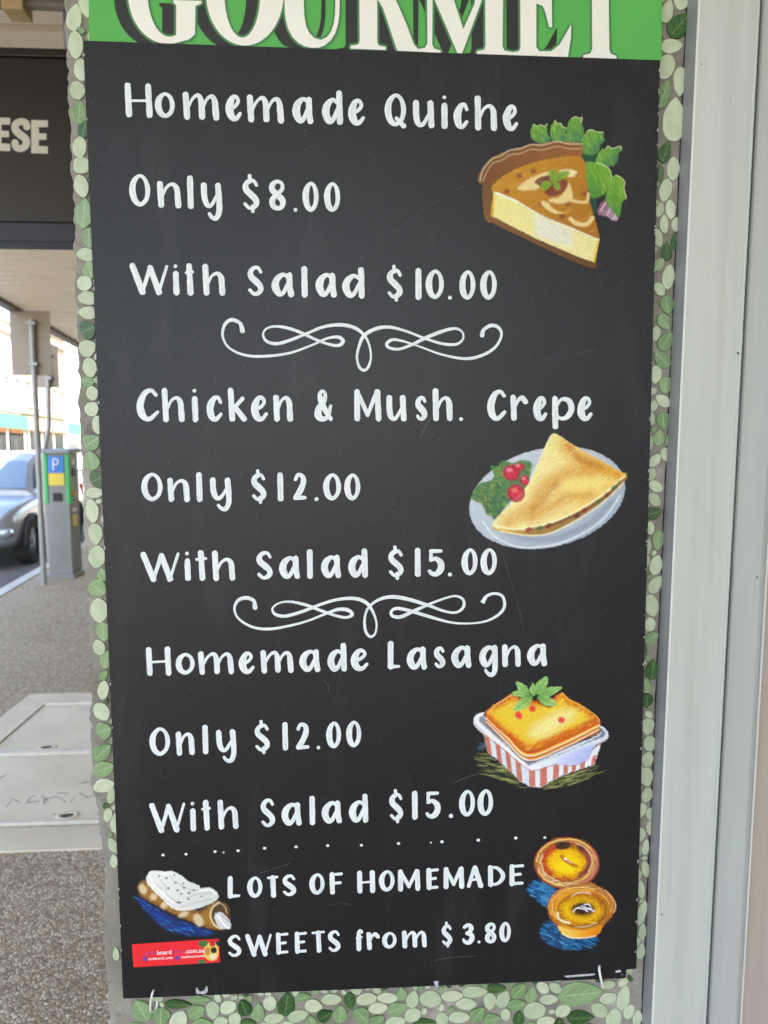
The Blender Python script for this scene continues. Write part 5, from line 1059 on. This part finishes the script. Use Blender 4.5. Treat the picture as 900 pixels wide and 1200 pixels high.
c.stroke(ring(526, 622, 182, 128, 0, 6.3, .02, 40), 9, (105, 40, 25), .8); c.stroke(ring(526, 600, 235, 150, 2.6, 4.4), 16, (235, 160, 60), .7, soft=6); c.stroke(ring(526, 600, 240, 150, 5.2, 6.6), 18, (150, 60, 35), .7, soft=7); c.stroke(ring(560, 560, 120, 70, -1.2, .4), 26, (130, 40, 35), .6, soft=9); c.stroke(ring(545, 605, 175, 125, -.5, .9), 26, (90, 45, 25), .6, soft=9)
c.ell(535, 614, 100, 62, (110, 55, 25), soft=20, alpha=.85); c.ell(538, 612, 78, 44, (40, 18, 15), soft=9)
for q in ([(460, 636), (480, 610), (510, 600)], [(495, 605), (540, 612), (570, 632)], [(525, 590), (560, 605), (620, 628)], [(545, 580), (575, 575), (590, 590)], [(560, 612), (600, 605)]): c.stroke(q, 9, (235, 238, 242), .95, .2)
c.stroke([(345, 640), (350, 680), (385, 705), (435, 718)], 16, (240, 232, 205), .9); c.stroke([(450, 515), (500, 490), (560, 488), (592, 500)], 8, (235, 215, 205), .85); c.stroke([(470, 748), (560, 745), (640, 715)], 7, (230, 215, 185), .8); c.stroke([(420, 735), (540, 762), (660, 722)], 14, (105, 40, 30), .6)
c.stroke([(700, 470), (755, 530), (780, 590), (765, 640)], 8, (235, 205, 150), .8)
c.out('tart_drawing', 'pastel drawing of two custard tarts with blue shadows')
# --- cannoli
c = Canvas((140, 1000), (135, 105))
K = 900/135./6.
def Z(pts): return [(p[0]*K, p[1]*K)+tuple(p[2:]) for p in pts]
bl = Z([(112, 315), (160, 320), (260, 385), (420, 470), (560, 520), (665, 555), (600, 578), (450, 572), (300, 515), (200, 420)])
c.poly(bl, (20, 65, 150), soft=12, alpha=.6, grain=.6); c.hatch(bl, [(30, 100, 205), (50, 130, 220), (15, 50, 130), (100, 180, 215), (25, 80, 180)], 24, 360, 46, 5, .9, True, 1)
sh = Z([(125, 250), (135, 210), (180, 185), (260, 240), (420, 360), (560, 400), (640, 350), (700, 335), (760, 360), (780, 450), (770, 520), (700, 545), (600, 520), (420, 450), (280, 380), (150, 305)])
c.poly(sh, rim((85, 58, 30), (150, 108, 50), 30, .5)); c.hatch(sh, [(165, 125, 60), (95, 65, 32), (125, 90, 42), (190, 155, 95)], 35, 150, 50, 7, .55)
for (x, y_, rx, ry) in ((165, 252, 24, 38), (240, 305, 26, 24), (315, 365, 28, 22), (450, 430, 36, 18), (555, 470, 30, 48)): c.ell(x*K, y_*K, rx*K, ry*K, (215, 196, 165), rot=-25, soft=9, alpha=.85)
c.ell(710*K, 435*K, 72*K, 92*K, (70, 50, 34), rot=-12, soft=4); c.stroke(Z([(700, 345), (655, 380), (640, 440), (665, 500), (710, 530)]), 14*K, (225, 205, 160), .9); c.stroke(Z([(700, 345), (740, 375), (755, 420)]), 10*K, (190, 165, 120), .8)
c.poly(Z([(665, 450), (690, 415), (730, 425), (780, 480), (780, 530), (740, 530), (700, 520)]), (205, 205, 205)); c.stroke(Z([(690, 440), (735, 500), (765, 525)]), 14*K, (240, 240, 240), .85); c.stroke(Z([(720, 435), (765, 480)]), 7*K, (110, 100, 95), .7)
cre = Z([(190, 165), (215, 130), (260, 120), (320, 128), (375, 125), (440, 160), (490, 200), (560, 225), (570, 245), (640, 242), (690, 280), (695, 320), (660, 345), (560, 385), (440, 404), (360, 380), (300, 320), (240, 265), (195, 210)])
c.poly(cre, grad((232, 232, 226), (208, 210, 205), Z([(250, 130)])[0], Z([(600, 360)])[0], .3), soft=4); CRm = c.mask(cre)
for q in ([(280, 180), (320, 230), (340, 300), (420, 350)], [(240, 200), (300, 250)], [(400, 200), (480, 250), (560, 260)], [(480, 310), (560, 285), (640, 280)], [(420, 380), (520, 350), (640, 320)], [(360, 160), (390, 210)]): c.stroke(Z(q), 9*K, (165, 165, 152), .7, .4, CRm, 4)
for q in ([(210, 170), (280, 260), (380, 350)], [(560, 262), (640, 256), (680, 290)], [(300, 140), (400, 150)]): c.stroke(Z(q), 10*K, (245, 246, 242), .8, .3, CRm)
for (x, y_) in ((278, 160), (330, 175), (385, 152), (447, 214), (452, 240), (525, 258), (345, 245), (410, 262), (432, 285), (490, 278), (485, 322), (412, 345), (425, 348), (575, 305), (395, 208)): c.ell(x*K, y_*K, 9*K, 7*K, (55, 60, 62), rot=rnd.uniform(-40, 40), soft=3, alpha=.9)
c.out('cannoli_drawing', 'pastel drawing of a cream-topped cannoli with blue shadow')
# ------------------------------------------------------------------ green header sign
HB = tuple(at(440, 55, .004))
hd = tag(empty('header_sign', HB), 'green sign board with cream shadowed serif capitals above the menu board', 'sign')
slab('panel', [(103, -130), (777, -108), (775.5, 71.5), (104, 48.5)], .0022, .0102, M['green'], hd, HB, .0006)
def ellp(cx, cy, rx, ry, t0=0, t1=2*math.pi, n=40): return [(cx+rx*math.cos(t), cy+ry*math.sin(t)) for t in np.linspace(t0, t1, n)]
TOPY = -62
def letters():
    """outlines in photograph pixels; (outer, [holes])"""
    L = []
    # G: bowl open at the right, stem with a slab serif
    bowl_o = ellp(197, -8, 47, 59.5, math.pi*1.78, math.pi*.42, 40); bowl_i = ellp(199, -8, 26, 51, math.pi*.40, math.pi*1.75, 40)
    L.append(('G', bowl_o+[(208, 43)]+bowl_i, []))
    L.append(('G', [(206.5, 6), (203, 3), (203, 0), (236, 1), (236, 4), (229, 7), (228.5, 40), (222, 46), (207, 50), (206.5, 40)], []))
    L.append(('O', ellp(287, -8, 45.5, 61.5), [ellp(284, -8, 21, 52)]))
    L.append(('U', [(326, TOPY), (364, TOPY+1), (364, TOPY+5), (355.5, TOPY+8), (356, 5), (356.6, 18), (358.6, 30), (362.5, 38.5), (368.5, 44.5), (376, 46.6), (383, 43.5), (388, 37), (391, 28), (392.6, 17), (393, 5), (392.5, TOPY+9), (384, TOPY+6), (384, TOPY+2), (406, TOPY+3), (406, TOPY+6), (397.5, TOPY+10), (398, 6), (397.6, 18), (396, 29), (393, 38.5), (388, 47), (381, 53), (374, 55.8), (366, 56.2), (357, 54.3), (349.5, 50), (343, 43.5), (338, 34.5), (335, 24), (333.8, 14), (333.5, 5), (334, TOPY+8), (326, TOPY+5)], []))
    L.append(('R', [(412, TOPY+3), (462, TOPY+4), (480, TOPY+14), (484, -30), (474, -10), (462, -3), (464, 0), (477, 30), (485, 52), (489.5, 57), (489, 60.5), (466, 59.5), (464, 55), (449, 10), (442, -2), (442, 49), (443.5, 53), (452, 55), (452, 58.5), (411, 57), (411, 53.5), (420, 52), (421.5, 48), (421, TOPY+12), (412, TOPY+7)], [[(443, TOPY+10), (456, TOPY+11), (463, -40), (461, -18), (453, -8), (443, -8)]]))
    L.append(('M', [(490, TOPY+5), (516, TOPY+6), (533.5, 5), (543, 34), (556, 5), (565, TOPY+8), (600, TOPY+9), (600, TOPY+13), (590, TOPY+16), (589, 54), (591, 59), (600.5, 61), (600.5, 65), (559, 63.5), (559, 60), (567.5, 58), (569, 53), (568.5, -10), (541.5, 62.5), (536, 62), (507, -6), (506.5, 52), (509, 57), (516.5, 59), (516.5, 62), (489.5, 60.5), (489.5, 57.5), (498, 56), (501, 51), (500, TOPY+14), (490, TOPY+10)], []))
    L.append(('E', [(600, TOPY+9), (664, TOPY+11), (668, -18), (664, -18), (656, -38), (645, TOPY+17), (629, TOPY+16), (629, -2), (638, -5), (643, -16), (646.5, -16), (647, 32), (643.5, 32), (639, 14), (636, 7), (628.5, 4), (628.5, 55), (632, 60), (646, 60), (656, 52), (665, 36), (669.5, 28.5), (669, 45), (665.5, 67.5), (600.5, 65), (600.5, 61.5), (608.5, 59.5), (610, 54), (609.5, TOPY+18), (600, TOPY+13)], []))
    L.append(('T', [(668, TOPY+11), (740, TOPY+13), (742, -18), (738, -18), (731, -36), (720, TOPY+20), (713, TOPY+20), (714, 58), (716, 63), (722.5, 65.5), (722.5, 69.3), (683.5, 68), (683.5, 64.5), (692, 62.5), (694, 57), (693.5, TOPY+19), (686, TOPY+20), (676, -37), (669, -19), (665.5, -19)], []))
    return L
def filled(name, shapes, Y, m, parent, loc, dx=0, dy=0, ymax=None, dep=0.):
    bm = bmesh.new()
    for k, (outer, holes) in enumerate(shapes):
        edges = []
        for lp in [outer]+holes:
            if math.hypot(lp[0][0]-lp[-1][0], lp[0][1]-lp[-1][1]) < 1e-3: lp = lp[:-1]
            pts = [(x+dx, y_+dy) for x, y_ in lp]
            if ymax is not None: pts = [(x, min(y_, ymax(x))) for x, y_ in pts]
            vs_ = [bm.verts.new(tuple(at(x, y_, Y-k*3e-5)-np.array(loc))) for x, y_ in pts]
            edges += [bm.edges.new((vs_[i], vs_[(i+1) % len(vs_)])) for i in range(len(vs_))]
        bmesh.ops.triangle_fill(bm, use_beauty=True, use_dissolve=False, edges=edges)
    me = bpy.data.meshes.new(name); 
    for f_ in bm.faces:
        f_.normal_update()
        if f_.normal.y > 0: f_.normal_flip()
    bm.to_mesh(me); bm.free(); me.materials.append(m)
    o = bpy.data.objects.new(name, me); COL.objects.link(o); o.parent = parent; o.location = Vector(loc)-wloc(parent); return o
bot = lambda x: 48.2+(x-104)*23/671.5
by = {}
for nm, ou, ho in letters(): by.setdefault(nm, []).append((ou, ho))
for nm, shp in by.items():
    cx = np.mean([p[0] for p in shp[0][0]]); lc = tuple(at(cx, 0, .002))
    lt = filled('letter', shp, .00135, M['cream'], hd, lc)
    filled('drop_shadow', shp, .0019, M['shadow_black'], lt, lc, -16.5, 3.5, lambda x: bot(x)-.2)
    s = Strokes(onwall(.0017))
    for ou, ho in shp:
        for lp in [ou]+ho: s.stroke([(p[0], min(p[1], bot(p[0])-.3), 1.) for p in lp]+[(lp[0][0], min(lp[0][1], bot(lp[0][0])-.3), 1.)], 5.0, straight=True, step=4, wob=.02)
    s.out('outline', M['edge_green'], lt, lc)

# ------------------------------------------------------------------ red artist's sticker
sq = [(154.5, 1106.8), (256.5, 1100.2), (257.8, 1127.8), (156.5, 1133.6)]
SL = tuple(at(206, 1117, -.0004))
st = tag(empty('sticker', SL), 'small red sticker with a web address stuck on the menu board', 'sticker')
slab('label_paper', sq, -.00042, -.00005, M['red'], st, SL, .00004)
M['st_white'] = mat('sticker_white', (.85, .78, .76), .4); M['st_purple'] = mat('sticker_purple', (.50, .05, .22), .4); M['st_violet'] = mat('sticker_violet', (.22, .04, .30), .4)
def sticker_text(txt, x, y_, h, m, sl=-.058):
    cu = bpy.data.curves.new('t', 'FONT'); cu.body = txt; cu.size = 1; cu.offset = .014; tmp = bpy.data.objects.new('t', cu); COL.objects.link(tmp)
    dg = bpy.context.evaluated_depsgraph_get(); me = bpy.data.meshes.new_from_object(tmp.evaluated_get(dg)); 
    vv = np.array([v_.co[:] for v_ in me.vertices]); ff = [tuple(p.vertices) for p in me.polygons]; bpy.data.objects.remove(tmp)
    k = h/.70; W = vv[:, 0].max()*k
    V = [at(x+a*k, y_-b*k+sl*a*k, -.00047) for a, b, _ in vv]
    o = mk('printed_text', V, ff, m, st, tuple(at(x, y_, -.0005))); return x+W
x = sticker_text('chalk', 168, 1119.6, 5.1, M['st_purple']); x = sticker_text('board', x+.3, 1119.0, 5.1, M['st_white']); x = sticker_text('artist', x+.4, 1118.1, 5.1, M['st_purple']); x = sticker_text('.com.au', x+.3, 1117.2, 5.1, M['st_white'])
sticker_text('chalkboard_artist', 173.5, 1125.2, 2.9, M['st_white']); sticker_text('chalkboard.artist', 212, 1123.0, 2.9, M['st_white'])
for (x, y_) in ((170, 1123.6), (208, 1122.6)):
    s = Strokes(onwall(-.00046)); s.dot(x, y_, 3.0); s.out('printed_badge', M['st_violet'], st, tuple(at(x, y_, 0)))
blot = [((.75, .55, .1), [(243, 1106), (252, 1104), (256, 1112), (254, 1124), (244, 1125), (238, 1116)]), ((.05, .16, .04), [(233, 1104), (241, 1102), (243, 1107), (236, 1110)]), ((.05, .18, .05), [(232, 1126), (238, 1124.5), (241, 1128), (233, 1129)]), ((.02, .015, .02), [(247, 1112), (252, 1110), (254, 1115), (249, 1117)]),
        ((.6, .25, .05), [(240, 1112), (245, 1110), (246, 1118), (241, 1119)]), ((.75, .7, .5), [(247, 1119), (253, 1118), (252, 1123), (247, 1124)]), ((.55, .02, .03), [(246, 1104), (251, 1102.5), (252, 1108), (247, 1109)]), ((.03, .02, .05), [(253, 1103), (256, 1102.5), (257, 1108), (254, 1108)])]
for i, (cc, pts) in enumerate(blot):
    s = Strokes(onwall(-.00046-.00001*i)); s.poly([tuple(q[:2]) for q in ribbon_pts([(a, b, 1) for a, b in pts+pts[:1]], True, 1.0)[:-1]]); s.out('printed_patch', mat('print_%d' % i, cc, .4), st, tuple(at(*pts[0], 0)), tri=True)

# ------------------------------------------------------------------ white cable ties through the board's bottom edge
def tie(pts, w_, label):
    """pts: (px, py, y) centreline of the flat strap, closed loop round the edge"""
    P = [at(x, y_, yy) for x, y_, yy in pts]; lc = tuple(P[0]); o = MB().tube([tuple(p) for p in P], w_, 8, True).out('cable_tie', M['plastic'], None, lc, smooth=True)
    sm = o.modifiers.new('round', 'SUBSURF'); sm.levels = sm.render_levels = 1
    return tag(o, label, 'cable tie', 'cable ties on the menu board')
tie([(180, 1160, -.0012), (178.5, 1164, -.0042), (177, 1172, -.0055), (176, 1181, -.004), (177, 1186.5, .002), (181, 1186, .008), (184, 1180, .0115), (184.5, 1172, .0122), (184, 1165, .0118), (182, 1160, .004)], .0015, 'white looped cable tie hanging from the board edge under the red sticker')
tie([(702.5, 1131.5, -.0012), (702, 1136, -.0042), (703.5, 1144, -.005), (705.5, 1152, -.004), (706.5, 1158, .001), (706, 1158, .008), (705, 1152, .0115), (704, 1144, .0122), (703.5, 1136, .0118), (703, 1131.5, .004)], .0016, 'white cable tie through the board edge below the drawn custard tarts')

# ------------------------------------------------------------------ metal door frame to the right
def painted_metal(name, c1, c2, rough):
    m = mat(name, c1, rough, spec=.45); co = coords(m); st_ = noise(m, coords(m, 'Object', (26, 26, 1.1)), 1.6, 6, .65)
    c = ramp(m, st_, [(.25, c1), (.75, c2)]); c = mix(m, ramp(m, noise(m, co, 46, 6, .75), [(.64, (0, 0, 0)), (.76, (.5, .5, .5))]), c, tuple(v*.62 for v in c1))
    c = mix(m, ramp(m, noise(m, coords(m, 'Object', (60, 60, 14)), 3, 3, .6), [(.70, (0, 0, 0)), (.78, (.35, .35, .35))]), c, (.30, .27, .22))
    lk(m, c, bsdf(m).inputs['Base Color']); bump(m, st_, .08, .003); return m
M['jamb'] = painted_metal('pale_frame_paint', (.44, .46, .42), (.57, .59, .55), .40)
M['jamb_shade'] = painted_metal('shaded_flank', (.22, .22, .23), (.30, .30, .305), .38)  # frame flank: its shade is put into a darker grey
M['jamb_edge'] = mat('bright_arris', (.68, .68, .64), .35); M['gap'] = mat('joint_gap', (.015, .016, .02), .9); M['door_paint'] = painted_metal('door_paint', (.40, .42, .41), (.47, .49, .47), .42)
FX = at(779, 600, FACE)[0]; LEAN = .0138; FRY = -.0150
def lean(x, z): return x+LEAN*(z-FXZ)
FXZ = at(779, 600, FACE)[2]
fr = tag(empty('door_frame', (FX+.05, FACE, 0)), 'pale painted metal door frame beside the mosaic pillar', 'door frame')
fl = FX; fe = at(792.5, 600, FRY)[0]; r0 = at(855.5, 600, FRY)[0]; r1 = at(859.5, 600, FRY-.003)[0]; g1 = at(861.5, 600, FRY)[0]
dr0 = at(862.5, 600, FRY+.004)[0]; dr1 = at(904, 600, FRY+.004)[0]
def vprism(name, poly, m, parent, z0=0., z1=2.75, n=12):
    v = []; f = []; k = len(poly); zz = np.linspace(z0, z1, n)
    for z in zz: v += [(lean(a, z)+.0003*vnoise(z*3+a*40, 2, 5), b+.0003*vnoise(z*2.3, a*30, 9), z) for a, b in poly]
    for i in range(n-1):
        for j in range(k): f.append((i*k+j, i*k+(j+1) % k, (i+1)*k+(j+1) % k, (i+1)*k+j))
    f += [tuple(range(k)), tuple(range((n-1)*k, n*k))]
    return MB().add(v, f).out(name, m, parent, (poly[0][0], poly[0][1], 0))
# flank coloured for shade, with a rolled lip, bright arris, flat face, raised bead, joint
vprism('edge_return', [(fl, FACE+.06), (fl, FACE-.004), (fl+.0015, FACE-.008), (fl+.0022, FRY+.010), (fe-.0012, FRY+.0016), (fe-.0012, FACE+.06)], M['jamb_shade'], fr)
vprism('arris', [(fe-.0011, FACE+.05), (fe-.0011, FRY+.0012), (fe-.0003, FRY), (fe+.0006, FRY), (fe+.0006, FACE+.05)], M['jamb_edge'], fr)
vprism('face', [(fe+.0007, FACE+.06), (fe+.0007, FRY+.0003), (r0, FRY+.0003), (r0, FACE+.06)], M['jamb'], fr)
vprism('bead', [(r0+.0002, FACE+.06), (r0+.0002, FRY+.0009), (r0+.001, FRY-.0003), (r0+.0022, FRY-.0026), (r1-.0008, FRY-.0030), (r1, FRY-.0022), (r1, FACE+.06)], M['jamb'], fr)
vprism('joint', [(r1+.0001, FACE+.06), (r1+.0001, FRY+.012), (dr0, FRY+.012), (dr0, FACE+.06)], M['gap'], fr)
# caulk line between pillar and frame
cv = []
for z in np.arange(.6, 2.3, .012): cv.append((lean(fl, z)-.0005+.0006*vnoise(z*90, 1, 3), FACE-.0005, z))
MB().tube(cv, [.0011+.0006*abs(vnoise(i*.9, 2, 4)) for i in range(len(cv))], 6).out('joint_crack', M['gap'], fr, tuple(cv[0]))
M['tan_rail'] = painted_metal('tan_rail_paint', (.36, .31, .26), (.45, .40, .34), .5)
dp = tag(empty('shop_door', (dr0+.3, FRY, 0)), 'pale grey shop door leaf closed against the metal frame', 'door')
vprism('stile', [(dr0+.0002, FACE+.05), (dr0+.0002, FRY+.006), (dr0+.0015, FRY+.004), (dr1-.008, FRY+.004), (dr1-.003, FRY+.006), (dr1, FRY+.011), (dr1, FACE+.05)], M['door_paint'], dp, .004, 2.7)
vprism('glazing_bead', [(dr1+.0002, FACE+.05), (dr1+.0002, FRY+.012), (dr1+.001, FRY+.009), (dr1+.003, FRY+.009), (dr1+.004, FRY+.016), (dr1+.004, FACE+.05)], M['jamb_edge'], dp, .12, 2.62)
vprism('inner_rail', [(dr1+.0042, FACE+.05), (dr1+.0042, FRY+.014), (dr1+.06, FRY+.014), (dr1+.064, FRY+.02), (dr1+.064, FACE+.05)], M['tan_rail'], dp, .12, 2.62)
vprism('glass_pane', [(dr1+.0642, FRY+.030), (dr1+.0642, FRY+.024), (dr1+.70, FRY+.024), (dr1+.70, FRY+.030)], M['glass'], dp, .12, 2.62)
vprism('stile', [(dr1+.701, FACE+.05), (dr1+.701, FRY+.005), (dr1+.76, FRY+.005), (dr1+.76, FACE+.05)], M['door_paint'], dp, .004, 2.7)
vprism('bottom_rail', [(dr1+.0142, FACE+.04), (dr1+.0142, FRY+.008), (dr1+.70, FRY+.008), (dr1+.70, FACE+.04)], M['door_paint'], dp, .005, .119)
MB().tube([(dr1+.73, FRY-.05, .95), (dr1+.73, FRY-.05, 1.25)], .012).tube([(dr1+.73, FRY-.05, .98), (dr1+.73, FRY+.006, .98)], .008).tube([(dr1+.73, FRY-.05, 1.22), (dr1+.73, FRY+.006, 1.22)], .008).out('handle', M['iron'], dp, (dr1+.73, FRY, 1))
wl = tag(empty('shop_wall', (2, .1, 0)), 'rendered wall of the shop beyond the door', 'wall')
MB().bbox(dr1+.80, 2.89, FRY+.01, .36, 0, 3.1, .005).out('wall_face', M['render'], wl, (2, .1, 0))
MB().bbox(.30, dr1+.799, FRY+.012, .30, 2.76, 3.1, .005).out('lintel', M['render'], wl, (.8, .1, 2.76))

# scuffs and specks on the frame paint
for (x, y_, r_) in ((865.5, 414, 1.1), (837, 324, .7), (822, 75, .8), (856, 116, .6), (843, 606, .6), (887, 676, .9), (776, 1072, .9), (812, 880, .5), (800, 1110, .6), (826, 740, .5)):
    Yp = FRY+.0035 if x > 862+(600-y_)*.05 else FRY-.0002
    s = Strokes(onwall(Yp)); s.stroke([(x-r_, y_-.6*r_), (x+r_*.8, y_+.9*r_)], r_*1.3, step=.5, wob=.5); s.out('scuff', M['tan_rail'] if r_ < .8 else M['gap'], dp if Yp > FRY else fr, tuple(at(x, y_, Yp)))
